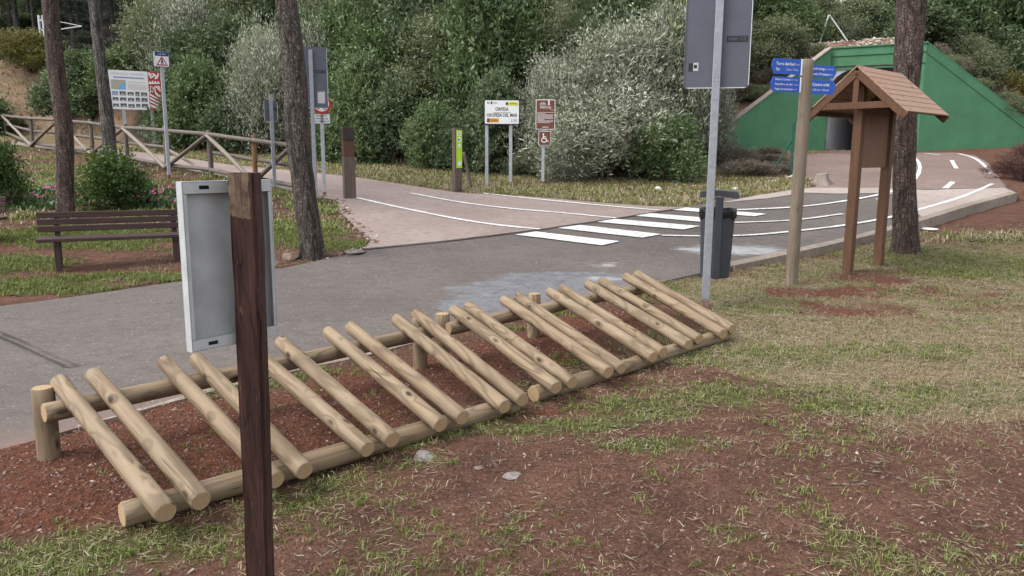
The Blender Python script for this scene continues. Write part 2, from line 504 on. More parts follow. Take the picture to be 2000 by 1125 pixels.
M['mast'] = flat_mat('concrete_mast', (0.55, 0.56, 0.57), 0.7, 0.1)
M['bolt'] = flat_mat('bolt_head', (0.5, 0.5, 0.5), 0.35, 0.1, 5, 0.6)

def green_wall():
    t = NT('green_painted_concrete'); v = t.coords('Object')
    n = t.noise(v, 1.1, 6, 0.65); n2 = t.noise(t.coords('Object', (1, 1, 0.15)), 3.5, 5, 0.6)
    c = t.ramp(n, [(0.3, (0.052, 0.155, 0.078)), (0.6, (0.068, 0.192, 0.100)), (0.8, (0.088, 0.22, 0.122))])
    c = t.mix(t.ramp(n2, [(0.5, 0.0), (0.8, 0.28)]), c, (0.045, 0.135, 0.072))
    st = t.noise(t.coords('Object', (2.2, 2.2, .08)), 3.0, 6, .7)
    c = t.mix(t.ramp(st, [(.52, 0.), (.72, .35)]), c, (0.085, 0.20, 0.115))
    sp = t.noise(v, 6.5, 9, .8)
    c = t.mix(t.ramp(sp, [(.66, 0.), (.72, .6)]), c, (0.10, 0.16, 0.11))
    t.color(c); t.rough(0.75); t.bump(t.math('ADD', t.noise(v, 30, 4), t.math('MULTIPLY', t.noise(v, 2.5, 4), 1.5)), 0.4, 0.02); return t.mat
M['green'] = green_wall()
def pale_tunnel():
    t = NT('tunnel_lining'); v = t.coords('Object')
    n = t.noise(v, 1.5, 5)
    t.color(t.ramp(n, [(0.3, (0.40, 0.40, 0.42)), (0.7, (0.52, 0.52, 0.55))])); t.rough(0.8); return t.mat
M['lining'] = pale_tunnel()
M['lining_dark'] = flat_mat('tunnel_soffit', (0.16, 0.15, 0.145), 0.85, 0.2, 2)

def bark_mat(name, dark, mid, light, scale=1.0):
    t = NT(name)
    v1 = t.coords('Object', (1, 1, .17), rand=True); v2 = t.coords('Object', (1, 1, .55), rand=True)
    fur = t.noise(v1, 17 * scale, 4, .62, 1.1)
    crack = t.ramp(fur, [(.36, 0.), (.47, .55), (.56, 1.)])
    wob = t.node("ShaderNodeTexNoise"); t.put(wob.inputs['Vector'], v2); wob.inputs['Scale'].default_value = 16 * scale
    vm = t.node("ShaderNodeVectorMath", operation='ADD'); t.put(vm.inputs[0], v2)
    vs = t.node("ShaderNodeVectorMath", operation='SCALE'); t.put(vs.inputs[0], wob.outputs[1]); vs.inputs['Scale'].default_value = .09
    t.put(vm.inputs[1], vs.outputs[0])
    d2 = t.voro(vm.outputs[0], 30 * scale, 'DISTANCE_TO_EDGE')
    flake = t.ramp(d2, [(0.0, .25), (0.16, 1.0)])
    cell = t.voro(vm.outputs[0], 30 * scale, 'F1', 'Color')
    n = t.noise(v2, 60 * scale, 6, 0.75)
    plate = t.ramp(n, [(0.32, mid), (0.66, light)])
    plate = t.mix(t.ramp(cell, [(.15, 0.), (.85, .75)]), plate, tuple(c * .8 for c in mid))
    big = t.noise(t.coords('Object', (1, 1, 0.6), rand=True), 2.5, 3)
    plate = t.mix(t.ramp(big, [(0.4, 0.0), (0.7, 0.6)]), plate, mid)
    k = t.math('MULTIPLY', crack, flake)
    t.color(t.mix(k, tuple(c * .7 for c in dark), plate)); t.rough(0.92)
    t.bump(t.math('ADD', t.math('MULTIPLY', k, 1.2), t.math('MULTIPLY', n, 0.8)), 1.0, 0.022)
    return t.mat
M['bark'] = bark_mat('pine_bark', (0.022, 0.017, 0.014), (0.135, 0.105, 0.09), (0.28, 0.24, 0.21))
M['bark_red'] = bark_mat('pine_bark_reddish', (0.03, 0.018, 0.014), (0.145, 0.10, 0.083), (0.26, 0.205, 0.18))
M['bark_grey'] = bark_mat('pine_bark_grey', (0.035, 0.03, 0.027), (0.15, 0.135, 0.125), (0.42, 0.39, 0.365))
M['twig'] = flat_mat('twig', (0.09, 0.06, 0.045), 0.9, 0.3)

M['leaf_dark'] = leaf_mat('leaf_dark_green', (0.046, 0.070, 0.038), (0.094, 0.134, 0.070), (0.195, 0.245, 0.140))
M['leaf_mid'] = leaf_mat('leaf_mid_green', (0.052, 0.082, 0.036), (0.112, 0.164, 0.070), (0.225, 0.29, 0.140))
M['leaf_olive'] = leaf_mat('leaf_olive_green', (0.08, 0.098, 0.055), (0.165, 0.19, 0.105), (0.29, 0.31, 0.19))
M['leaf_silver'] = leaf_mat('leaf_silver', (0.10, 0.11, 0.08), (0.27, 0.285, 0.21), (0.60, 0.61, 0.49), 0.15, 0.6)
M['leaf_pine'] = leaf_mat('pine_needles', (0.065, 0.09, 0.045), (0.15, 0.19, 0.09), (0.26, 0.30, 0.15))
M['leaf_pine_dark'] = leaf_mat('pine_needles_dark', (0.05, 0.062, 0.052), (0.095, 0.112, 0.088), (0.15, 0.17, 0.125), 0.1)
M['leaf_bush'] = leaf_mat('leaf_bush', (0.020, 0.042, 0.010), (0.05, 0.095, 0.022), (0.13, 0.19, 0.05), 0.25, 0.4)
M['leaf_rusty'] = leaf_mat('leaf_rusty', (0.06, 0.06, 0.015), (0.15, 0.14, 0.04), (0.30, 0.19, 0.08))
M['leaf_deadred'] = leaf_mat('dead_red_brush', (0.03, 0.016, 0.014), (0.085, 0.038, 0.034), (0.17, 0.085, 0.07), 0.1)
M['leaf_drybrush'] = leaf_mat('dry_brush', (0.05, 0.04, 0.03), (0.13, 0.105, 0.08), (0.27, 0.235, 0.185), 0.1)
M['ice'] = leaf_mat('ground_cover_leaf', (0.03, 0.06, 0.02), (0.075, 0.13, 0.045), (0.14, 0.20, 0.09), 0.15)
M['flower'] = flat_mat('magenta_petal', (0.40, 0.02, 0.24), 0.5, 0.2)
M['grass'] = leaf_mat('grass_blade', (0.07, 0.09, 0.022), (0.175, 0.21, 0.052), (0.35, 0.37, 0.14), 0.3, 0.5)
M['straw'] = leaf_mat('dry_clippings', (0.16, 0.115, 0.065), (0.33, 0.27, 0.165), (0.56, 0.50, 0.36), 0.2, 0.6)
M['litter'] = leaf_mat('brown_litter', (0.035, 0.02, 0.014), (0.09, 0.052, 0.036), (0.20, 0.135, 0.10), 0.05, 0.8)

def rock_mat():
    t = NT('grey_rock'); v = t.coords('Object', rand=True)
    n = t.noise(v, 7, 8, 0.7)
    t.color(t.ramp(n, [(0.3, (0.12, 0.10, 0.09)), (0.55, (0.26, 0.235, 0.215)), (0.75, (0.42, 0.395, 0.37))])); t.rough(0.9)
    t.bump(n, 0.8, 0.05); return t.mat
M['rock'] = rock_mat()
M['rock_brown'] = flat_mat('brown_stone', (0.16, 0.115, 0.09), 0.9, 0.5, 9, bump=0.6)
M['rock_pale'] = flat_mat('pale_stone', (0.55, 0.53, 0.50), 0.85, 0.2, 9, bump=0.5)
def pebble_mat():
    t = NT('pebbles'); f = t.attr('tint')
    t.color(t.ramp(f, [(0.0, (0.10, 0.05, 0.04)), (0.45, (0.20, 0.11, 0.085)), (0.75, (0.34, 0.27, 0.23)), (1.0, (0.6, 0.57, 0.54))])); t.rough(0.9); return t.mat
M['pebble'] = pebble_mat()

def ground_mat():
    t = NT('soil_and_turf'); v = t.coords('Object')
    n1 = t.noise(v, 2.2, 8, 0.65); n2 = t.noise(v, 26, 6, 0.7); n3 = t.noise(v, 95, 4, 0.7)
    soil = t.ramp(n1, [(0.30, (0.070, 0.034, 0.023)), (0.5, (0.135, 0.064, 0.042)), (0.7, (0.20, 0.10, 0.068))])
    soil = t.mix(t.ramp(n3, [(0.45, 0.0), (0.75, 0.5)]), soil, (0.20, 0.135, 0.105))
    soil = t.mix(t.ramp(n2, [(0.3, 0.55), (0.5, 0.0)]), soil, (0.035, 0.02, 0.016))
    red = t.ramp(n2, [(0.3, (0.055, 0.022, 0.013)), (0.5, (0.13, 0.052, 0.031)), (0.75, (0.21, 0.09, 0.055))])
    cr = t.voro(v, 62, 'F1', 'Color'); cd = t.voro(v, 62)
    soil = t.mix(t.ramp(cr, [(.45, 0.), (.6, .16)]), soil, (.058, .03, .022)); soil = t.mix(t.ramp(cr, [(.30, .22), (.38, 0.)]), soil, (.235, .145, .108))
    soil = t.mix(t.ramp(cd, [(.42, 0.), (.75, .28)]), soil, (.03, .016, .012))
    nb = t.math('SUBTRACT', n2, 0.5)
    def mk(name, k=1.2):
        return t.math('ADD', t.attr(name), t.math('MULTIPLY', nb, k), True)
    c = t.mix(t.ramp(mk('red', 0.9), [(0.3, 0.0), (0.6, 1.0)]), soil, red)
    gr = t.ramp(n3, [(0.3, (0.035, 0.05, 0.014)), (0.55, (0.085, 0.105, 0.032)), (0.75, (0.16, 0.165, 0.065))])
    dry = t.ramp(n3, [(0.3, (0.095, 0.065, 0.037)), (0.5, (0.235, 0.18, 0.10)), (0.75, (0.41, 0.34, 0.21))])
    c = t.mix(t.ramp(mk('dry', 1.3), [(0.35, 0.0), (0.85, 0.85)]), c, dry)
    c = t.mix(t.ramp(mk('grass', 1.3), [(0.35, 0.0), (0.9, 0.75)]), c, gr)
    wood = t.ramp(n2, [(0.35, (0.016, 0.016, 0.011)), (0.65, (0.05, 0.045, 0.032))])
    c = t.mix(t.attr('dark_litter'), c, wood)  # dark leaf litter and soil of the woodland floor
    ban = t.mix(t.ramp(n1, [(.4, 0.), (.65, .6)]), t.ramp(n2, [(0.3, (0.16, 0.10, 0.068)), (0.7, (0.37, 0.25, 0.18))]), (0.13, 0.12, 0.06))
    c = t.mix(t.attr('bank'), c, ban)
    t.color(c); t.rough(0.95)
    t.b.inputs['Specular IOR Level'].default_value = 0.1
    t.bump(t.math('ADD', t.math('MULTIPLY', n2, 0.8), t.math('SUBTRACT', t.math('MULTIPLY', n3, 0.5), t.math('MULTIPLY', cd, .25))), 1.0, 0.03)
    return t.mat
M['ground'] = ground_mat()

def asphalt(name, a, b, c3, wet=None, speck=0.5):
    t = NT(name); v = t.coords('Object')
    n1 = t.noise(v, 0.55, 6, 0.6); n2 = t.noise(v, 120, 3, 0.7); n3 = t.noise(v, 7, 6, 0.65)
    c = t.ramp(n1, [(0.3, a), (0.5, b), (0.72, c3)])
    c = t.mix(t.ramp(n3, [(0.35, 0.5), (0.55, 0.0)]), c, tuple(x * 0.68 for x in a))
    c = t.mix(t.ramp(t.noise(v, 38, 4, .8), [(.40, .5), (.5, 0.), (.6, 0.)]), c, tuple(x * .6 for x in a)); c = t.mix(t.ramp(t.noise(v, 52, 4, .8), [(.55, 0.), (.68, .45)]), c, tuple(min(1, x * 1.5) for x in c3))
    c = t.mix(t.ramp(n2, [(0.3, 0.55), (0.5, 0.0)]), c, tuple(x * 0.5 for x in a))
    c = t.mix(t.ramp(n2, [(0.58, 0.0), (0.8, speck)]), c, tuple(min(1, x * 1.9) for x in c3))
    vo = t.voro(v, 14); c = t.mix(t.ramp(vo, [(0.0, 0.8), (0.10, 0.65), (0.16, 0.0)]), c, tuple(min(1, x * 1.8) for x in c3)) if speck > 0.55 else c
    rg = 0.85
    h = t.math('ADD', n2, t.math('MULTIPLY', n3, 0.4))
    if wet:
        w = t.attr('wet'); w2 = t.math('ADD', w, t.math('MULTIPLY', t.math('SUBTRACT', t.noise(t.coords('Object', (.7, 1.6, 1)), 2.6, 10, 0.78), 0.5), 2.1), True)
        m = t.ramp(w2, [(0.42, 0.0), (0.60, .9)])
        m = t.math('MULTIPLY', m, t.ramp(w, [(0.02, 0.0), (0.1, 1.0)]))
        c = t.mix(t.math('MULTIPLY', m, 0.62), c, t.ramp(t.noise(v, 9, 6, 0.7), [(0.35, (0.085, 0.092, 0.108)), (0.52, (0.17, 0.185, 0.21)), (0.7, (0.25, 0.27, 0.30))]))
        p = t.attr('pale'); p2 = t.math('ADD', p, t.math('MULTIPLY', t.math('SUBTRACT', t.noise(t.coords('Object', (.8, 1.8, 1)), 4.0, 10, 0.78), 0.5), 2.6), True)
        c = t.mix(t.math('MULTIPLY', t.ramp(p2, [(0.45, 0.0), (1.0, 0.65)]), t.ramp(p, [(0.02, 0.0), (0.15, 1.0)])), c, (0.42, 0.43, 0.44))
        rd = t.attr('dust')
        c = t.mix(rd, c, (0.19, 0.125, 0.10))
        rg = t.math('SUBTRACT', 0.85, t.math('MULTIPLY', m, 0.42))
    t.color(c); t.rough(rg); t.bump(h, 0.5, 0.006)
    return t.mat
M['asphalt'] = asphalt('asphalt', (0.097, 0.081, 0.073), (0.124, 0.106, 0.096), (0.155, 0.134, 0.122), wet=True, speck=0.6)
M['path'] = asphalt('pinkish_path', (0.23, 0.175, 0.155), (0.285, 0.225, 0.20), (0.34, 0.275, 0.25), speck=0.4)
M['upper_path'] = asphalt('reddish_path', (0.17, 0.118, 0.10), (0.215, 0.155, 0.132), (0.26, 0.195, 0.17), speck=0.4)
M['concrete'] = asphalt('pale_concrete', (0.31, 0.255, 0.225), (0.37, 0.31, 0.275), (0.43, 0.365, 0.33), speck=0.3)
M['kerb'] = asphalt('kerb_concrete', (0.19, 0.155, 0.125), (0.27, 0.22, 0.18), (0.35, 0.29, 0.24), speck=0.3)
def paint():
    t = NT('road_paint'); v = t.coords('Object')
    n = t.noise(v, 14, 10, 0.82)
    c = t.ramp(n, [(0.38, (0.17, 0.145, 0.135)), (0.45, (0.52, 0.51, 0.49)), (0.55, (0.70, 0.69, 0.67)), (0.75, (0.78, 0.78, 0.76))])
    t.color(c); t.rough(0.7); t.bump(t.noise(v, 120, 3), 0.3, 0.004); return t.mat
M['paint'] = paint()
M['tar'] = flat_mat('dark_joint', (0.045, 0.038, 0.036), 0.9, 0.2, 20)
# ================================================================== SETTING
def resample(poly, d, closed=True):
    out = []
    n = len(poly)
    for i in range(n if closed else n - 1):
        a = np.array(poly[i], float); b = np.array(poly[(i + 1) % n], float)
        k = max(1, int(np.linalg.norm(b - a) / d))
        for j in range(k): out.append(tuple(a + (b - a) * j / k))
    if not closed: out.append(tuple(poly[-1]))
    return out

def smooth_line(pts, it=2, closed=False):
    P = [np.array(p, float) for p in pts]
    for _ in range(it):
        Q = []
        n = len(P)
        if not closed: Q.append(P[0])
        for i in range(n if closed else n - 1):
            a, b = P[i], P[(i + 1) % n]
            Q += [a * .75 + b * .25, a * .25 + b * .75]
        if not closed: Q.append(P[-1])
        P = Q
    return [tuple(p) for p in P]

def cdt_sheet(name, poly, mat, dz, spacing=0.6, edge=0.35, skirt=0.0, jitter=0.0, attrs=None, hf=T, kind='structure'):
    poly = resample(poly, edge)
    if jitter:
        pn = []
        for i, p in enumerate(poly):
            q = poly[(i + 1) % len(poly)]; d = np.array(q) - np.array(p); L = np.linalg.norm(d) + 1e-9
            nrm = np.array([-d[1], d[0]]) / L
            s = (fbm(p[0], p[1], 0.5, 31) - 0.5) * 2 * jitter
            pn.append(tuple(np.array(p) + nrm * float(s)))
        poly = pn
    xs = [p[0] for p in poly]; ys = [p[1] for p in poly]
    gx, gy = np.meshgrid(np.arange(min(xs), max(xs), spacing), np.arange(min(ys), max(ys), spacing))
    gx = gx.ravel() + RNG.uniform(-.1, .1, gx.size) * spacing; gy = gy.ravel() + RNG.uniform(-.1, .1, gy.size) * spacing
    ins = pip(gx, gy, poly)
    pts = [Vector(p) for p in poly] + [Vector((a, b)) for a, b in zip(gx[ins], gy[ins])]
    n = len(poly)
    r = delaunay_2d_cdt(pts, [(i, (i + 1) % n) for i in range(n)], [list(range(n))], 1, 1e-5)
    V2 = np.array([tuple(p) for p in r[0]]); Fc = [tuple(f) for f in r[2]]
    z = hf(V2[:, 0], V2[:, 1]) + dz
    V = [(x, y, zz) for (x, y), zz in zip(V2, z)]
    if skirt > 0:
        cnt = {}
        for f in Fc:
            for i in range(len(f)):
                e = (f[i], f[(i + 1) % len(f)]); cnt[e] = 1
        bnd = [e for e in cnt if (e[1], e[0]) not in cnt]
        mp = {}
        for a, b in bnd:
            for k in (a, b):
                if k not in mp:
                    mp[k] = len(V); V.append((V[k][0], V[k][1], V[k][2] - skirt))
        for a, b in bnd: Fc.append((b, a, mp[a], mp[b]))
    me = bpy.data.meshes.new(name); me.from_pydata(V, [], Fc); me.materials.append(mat)
    if attrs:
        A = np.array([(p[0], p[1]) for p in V])
        for k, fn in attrs.items():
            at = me.attributes.new(k, 'FLOAT', 'POINT'); at.data.foreach_set("value", np.asarray(fn(A[:, 0], A[:, 1]), dtype=np.float32))
    me.update()
    o = link(name, me); tag(o, kind=kind); return o

def blob(u, v, rx, ry, rot=0.0, fn=GT):
    """soft elliptical spot (world metres) centred where the photo shows it"""
    c = fn(u, v)
    def f(x, y):
        dx = np.asarray(x) - c[0]; dy = np.asarray(y) - c[1]
        cr, sr = math.cos(rot), math.sin(rot)
        a = (dx * cr + dy * sr) / rx; b = (-dx * sr + dy * cr) / ry
        return np.clip(1.15 - (a * a + b * b), 0, 1)
    return f
def fmax(*fs): return lambda x, y: np.max([f(x, y) for f in fs], axis=0)

wet = fmax(blob(1060, 565, 1.35, .75), blob(1000, 585, 1.0, .5, .2), blob(1110, 545, 1.1, .6), blob(900, 592, .7, .22), blob(960, 610, .5, .3))
pale = fmax(blob(1440, 488, 1.1, .55), blob(1370, 486, .6, .3), blob(1170, 545, .35, .16), blob(1180, 518, .3, .2))
def dust(x, y):
    ny = np.interp(x, [p[0] for p in NEARW], [p[1] for p in NEARW])
    return 0.75 * np.clip(1 - (np.asarray(y) - ny) / 0.5, 0, 1) * (np.asarray(x) < KX[0])
NEARW = sorted(chain(NEAR_PX[:11]))
road = cdt_sheet('road', ROAD, M['asphalt'], 0.0, 0.3, 0.3, 0.25, 0.05, {'wet': wet, 'pale': pale, 'dust': dust})

PATH = chain([(705, 488), (860, 473), (1055, 449), (1205, 427), (1336, 406)] + BACK_PX + PATHNEAR_PX[:-1])
def inset(poly, d):
    c = np.mean(np.array(poly), axis=0); return poly
cdt_sheet('path', PATH, M['path'], 0.006, 0.5, 0.3, 0.0, 0.03)
UPATH = chain([(1590, 366), (1727, 366), (1810, 370), (1962, 366), (1950, 345), (1932, 320), (1905, 304), (1870, 299), (1790, 299), (1690, 299), (1600, 300), (1556, 303), (1565, 340), (1602, 358)])
cdt_sheet('footpath', UPATH, M['upper_path'], 0.006, 0.5, 0.3)
STRIP = chain([(1405, 397), (1480, 382), (1572, 367), (1727, 367), (1808, 372), (1960, 367), (1984, 377), (1895, 402), (1800, 424), (1770, 400), (1790, 384), (1720, 378), (1634, 379), (1574, 377), (1500, 388)])
cdt_sheet('pavement', STRIP, M['concrete'], 0.010, 0.4, 0.3)

# kerb strip along the grass on the right
def strip_poly(line, w0, w1):
    P = [np.array(p) for p in line]; L = []; Rr = []
    for i, p in enumerate(P):
        a = P[max(0, i - 1)]; b = P[min(len(P) - 1, i + 1)]
        d = (b - a) / (np.linalg.norm(b - a) + 1e-9); n = np.array([-d[1], d[0]])
        L.append(tuple(p + n * w1)); Rr.append(tuple(p + n * w0))
    return Rr + L[::-1]
kl = resample(KERB, 0.4, False)
cdt_sheet('kerb', strip_poly(kl[3:], -0.03, 0.15), M['kerb'], 0.014, 0.3, 0.25, 0.55, 0.02)

el = resample(smooth_line(chain([(150, 836), (280, 801), (430, 758), (560, 728), (730, 691), (800, 671)]), 2), .25, False)
cdt_sheet('kerb', strip_poly(el, -.035, .02), M['kerb'], 0.012, 0.3, 0.2, 0.05, 0.03)
def mark(name, px, w=None):
    if w is None: poly = chain(px)
    else: poly = strip_poly(resample(smooth_line(chain(px), 3), 0.25, False), -w * .4, w * .4)
    return cdt_sheet(name, poly, M['paint'], 0.017, 0.5, 0.25, 0, 0.018)
for px in ([(1006, 460), (1046, 454), (1211, 473), (1176, 481)], [(1090, 447), (1132, 441), (1291, 459), (1255, 466)],
           [(1167, 435), (1200, 429), (1367, 443), (1335, 450)], [(1241, 423), (1270, 418), (1432, 431), (1405, 438)],
           [(1311, 411), (1332, 406), (1496, 419), (1474, 424)]):
    mark('crossing_marking', px)
for px, w in (([(692, 386), (760, 402), (870, 425), (960, 440), (1055, 449)], .13),
              ([(802, 378), (900, 397), (1000, 409), (1100, 417), (1203, 427)], .13),
              ([(940, 378), (1050, 390), (1180, 403), (1290, 412)], .12),
              ([(1440, 411), (1560, 406), (1650, 394), (1725, 380), (1775, 364), (1796, 340), (1797, 318), (1780, 303)], .13),
              ([(1432, 436), (1500, 434), (1560, 431), (1645, 419)], .11),
              ([(1292, 461), (1380, 463), (1470, 461), (1560, 452), (1640, 443), (1725, 429), (1790, 412), (1880, 386), (1938, 360)], .12),
              ([(1710, 390), (1727, 390)], .12), ([(1846, 369), (1861, 356)], .16), ([(1859, 314), (1868, 330)], .16), ([(1806, 300), (1836, 303)], .13),
              ([(1872, 301), (1902, 308), (1922, 322), (1938, 341)], .14)):
    mark('lane_marking', px, w)
for px, w in (([(-30, 640), (40, 668), (90, 692), (150, 717)], .012), ([(-30, 648), (30, 674), (85, 700), (128, 719), (160, 713)], .02),
              ([(705, 489), (860, 474), (1055, 450), (1205, 428), (1336, 407)], .05)):
    poly = strip_poly(resample(chain(px), 0.25, False), -w / 2, w / 2)
    o = cdt_sheet('road_joint', poly, M['tar'], 0.021, 0.5, 0.2, 0, 0.012)

# ------------------------------------------------------------------ the ground sheet
ys = np.concatenate([np.linspace(-6, 1.6, 12), 1.9 * (60 / 1.9) ** np.linspace(0, 1, 330), np.linspace(62, 320, 46)])
ts = np.sign(np.linspace(-1, 1, 321)) * np.abs(np.linspace(-1, 1, 321)) ** 1.15
YY, TT = np.meshgrid(ys, ts, indexing='ij')
XX = TT * (np.maximum(YY, 2) * 0.95 + 3.0)
ZZ = ground(XX, YY)
inr = pip(XX, YY, ROAD)
kdrop = np.where(XX > KX[0] - .3, np.interp(XX, KX, KD) * np.exp(-np.maximum(0, YY - np.interp(XX, KX, KY)) / 1.2), 0)
ZZ = np.where(inr, T(XX, YY) - 0.07 - kdrop, ZZ)

g_px = lambda *a: blob(*a, fn=GT)
def dist_line(x, y, pts):
    d = np.full(np.shape(x), 1e9)
    for (x1, y1), (x2, y2) in zip(pts[:-1], pts[1:]):
        L2 = (x2 - x1) ** 2 + (y2 - y1) ** 2
        t = np.clip(((x - x1) * (x2 - x1) + (y - y1) * (y2 - y1)) / L2, 0, 1)
        d = np.minimum(d, np.hypot(x - x1 - t * (x2 - x1), y - y1 - t * (y2 - y1)))
    return d
FRONT_LOG = chain([(232, 1012), (640, 900), (1010, 795), (1230, 710), (1420, 655)])
red_a = fmax(blob(120, 930, 1.0, .75), blob(300, 850, 1.2, .7, .6), blob(560, 830, 1.4, .6, .7), blob(780, 750, 1.2, .6, .7), blob(1000, 690, 1.2, .6, .7),
             blob(1180, 630, 1.0, .5, .7))
red_b = fmax(blob(1570, 563, .75, .42), blob(1650, 588, .8, .28), blob(1690, 602, .9, .25), blob(1700, 535, .7, .35), blob(1790, 560, 1.3, .5), blob(1130, 800, .5, .2), blob(1850, 590, 1.0, .3))
def red_f(x, y):
    return np.maximum(red_a(x, y), np.clip(red_b(x, y) * .95, 0, .8) * np.clip(fbm(x, y, .45, 41) * 2.6 - .62, 0, 1))
green_f = fmax(blob(1440, 700, .8, .45), blob(1560, 690, .7, .4), blob(1480, 600, .6, .25), blob(1890, 497, 1.9, .9), blob(1960, 520, 1.6, .8), blob(1780, 480, .6, .3), blob(120, 1080, .5, .4), blob(340, 1060, .5, .25),
               blob(600, 970, .5, .2, .6), blob(850, 850, .7, .2, .6), blob(1130, 830, .7, .2, .3), blob(1120, 700, .4, .3), blob(700, 850, .3, .2), blob(1230, 800, .6, .3), blob(1280, 870, .5, .15),
               blob(1640, 790, .8, .25), blob(1500, 770, 1.0, .4), blob(1900, 760, 1.0, .4), blob(1750, 680, 1.0, .4))
lawn_f = fmax(blob(60, 455, 4, 1.0), blob(280, 470, 2.4, .9), blob(60, 560, 1.6, .5), blob(280, 545, 1.5, .35), blob(560, 450, 1.2, 1.6), blob(650, 480, .9, .4), blob(-60, 520, 1.5, .8))

def fields(x, y):
    n = fbm(x, y, 1.3, 11); n2 = fbm(x, y, 0.35, 17); n3 = fbm(x, y, 3.0, 23)
    kern = np.interp(x, [p[0] for p in NEARW] + list(KX[1:]), [p[1] for p in NEARW] + list(KY[1:]))
    near = (y < kern) & (y < 14)
    red = red_f(x, y) * near
    grass = np.zeros_like(x); dry = np.zeros_like(x)
    # front lawn on the right: thin dry turf with green patches, bare brown soil towards the camera
    turf = near * sstep(-0.6, 1.1, (y - 4.7) + 0.35 * (x - 1.0)) * sstep(-0.2, .3, x - np.interp(y, [3.4, 7.2], [-1.9, 1.9]) - .0)
    hole = sstep(.53, .66, fbm(x, y, 1.5, 71)) * near
    dry = np.maximum(dry, (1 - .85 * hole) * turf * np.clip(0.42 + 0.9 * n, 0, 1))
    dry = np.maximum(dry, near * 0.13 * sstep(.45, .7, n2))
    gpatch = (sstep(.50, .66, n) * .50 + sstep(.5, .7, n2) * .42) * np.where((y < 4.6) & (x > .2), .62, 1.)
    grass = np.maximum(grass, near * gpatch * (1 - 0.8 * red) * np.where(turf > .5, 0.55, 0.95))
    grass = grass * (1 - .5 * hole * turf)
    grass = np.maximum(grass, near * green_f(x, y) * np.clip(.30 + n2 * 1.1, 0, 1))
    bare = near * np.maximum(blob(1250, 1050, 1.0, .45)(x, y), np.maximum(blob(1650, 1000, 1.2, .25)(x, y), blob(1900, 900, .8, .35)(x, y)))
    grass = grass * (1 - .8 * bare * sstep(.75, .45, n2)); dry = dry * (1 - .5 * bare)
    # left lawn
    left = (~near) & (x < 1.0) & (y < 13.0)
    lw = left * np.clip(lawn_f(x, y) * 1.1, 0, 1) * sstep(.24, .44, .5 * n + .5 * n2)
    grass = np.maximum(grass, lw)
    dry = np.maximum(dry, left * .35 * n2)
    # verge between the path and the shrubs
    ed = np.interp(x, EX, EY)
    ver = (~near) & (y > 13) & (y < ed + .8) & (x > -30) & (x < 7.5)
    bk = np.interp(x, sorted([p[0] for p in BACKW]), [p[1] for p in sorted(BACKW)])
    ver = ver & (y > bk - .2)
    dry = np.maximum(dry, ver * np.clip(.55 + .6 * n, 0, 1)); grass = np.maximum(grass, ver * np.clip(n * 1.2 - .30 + .35 * sstep(.45, .6, n2), 0, .8))
    # slope under the fence
    vb = (~near) & (x > 5.5) & (x < 13) & (y > 20) & (y < 32)
    dry = np.maximum(dry, vb * np.clip(.25 + .8 * n2, 0, 1) * .8)
    sl = (~near) & (y >= 13.0) & (y < bk - .2) & (x < 0)
    dry = np.maximum(dry, sl * .25 * n2); grass = np.maximum(grass, sl * .75 * sstep(.45, .62, n))
    grass = grass * (1 - .55 * np.clip(red * 1.4, 0, 1)); dry = dry * (1 - .92 * np.clip(red * 1.4, 0, 1))
    dark_litter = sstep(ed - .2, ed + 1.2, y) * (x < 8.5) * sstep(-18.5, -16.5, x + .8 * (n - .5) * 3)
    dark_litter = np.maximum(dark_litter, (y > np.where(x < -15, 44, 36)) * 1.0)
    dark_litter = np.maximum(dark_litter, sl * .45 * sstep(.35, .6, n3))
    bank = (x < -15.5) * sstep(ed - .5, ed + .5, y) * (y < 44) * (1 - dark_litter) * np.clip(.6 + n, 0, 1)
    # dry bare slope left of the tunnel and the bank right of it
    dd = sstep(ed - .5, ed + .5, y) * (x >= 6.3) * (y < 36)
    bank = np.maximum(bank, dd * .6 * sstep(.35, .6, n)); dark_litter = dark_litter * (1 - dd * .7)
    return dict(grass=np.clip(grass, 0, 1), dry=np.clip(dry, 0, 1), red=red, dark_litter=dark_litter, bank=bank)
BACKW = chain(BACK_PX)
FLD = fields(XX, YY)

ny_, nt_ = XX.shape
idx = np.arange(ny_ * nt_).reshape(ny_, nt_)
q = np.stack([idx[:-1, :-1], idx[:-1, 1:], idx[1:, 1:], idx[1:, :-1]], -1).reshape(-1, 4)
qz = ZZ.ravel()[q]; qx = XX.ravel()[q].mean(1); qy = YY.ravel()[q].mean(1)
sv = (qx - TO[0]) * TLA[0] + (qy - TO[1]) * TLA[1]; dv = (qx - TO[0]) * TAX[0] + (qy - TO[1]) * TAX[1]
hole = (np.abs(sv) < HW + .15) & (dv > -.2) & (dv < 1.6) & (qz.max(1) - qz.min(1) > .8)
q = q[~hole]
gm = mesh_np('ground', np.stack([XX, YY, ZZ], -1).reshape(-1, 3), q, 4, [M['ground']], smooth=True)
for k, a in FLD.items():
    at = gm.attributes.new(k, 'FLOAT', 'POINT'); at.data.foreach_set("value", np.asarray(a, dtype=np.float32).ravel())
tag(link('ground', gm), kind='structure')

# ------------------------------------------------------------------ loose ground cover (nobody could count it)
def in_view(x, y, z, m=160):
    d = np.stack([x, y, z], -1) - CAM
    dz = d @ F3
    u = 1000 + FPX * (d @ RT) / dz; v = 562.5 - FPX * (d @ UP) / dz
    return (dz > .5) & (u > -m) & (u < 2000 + m) & (v < 1125 + m)

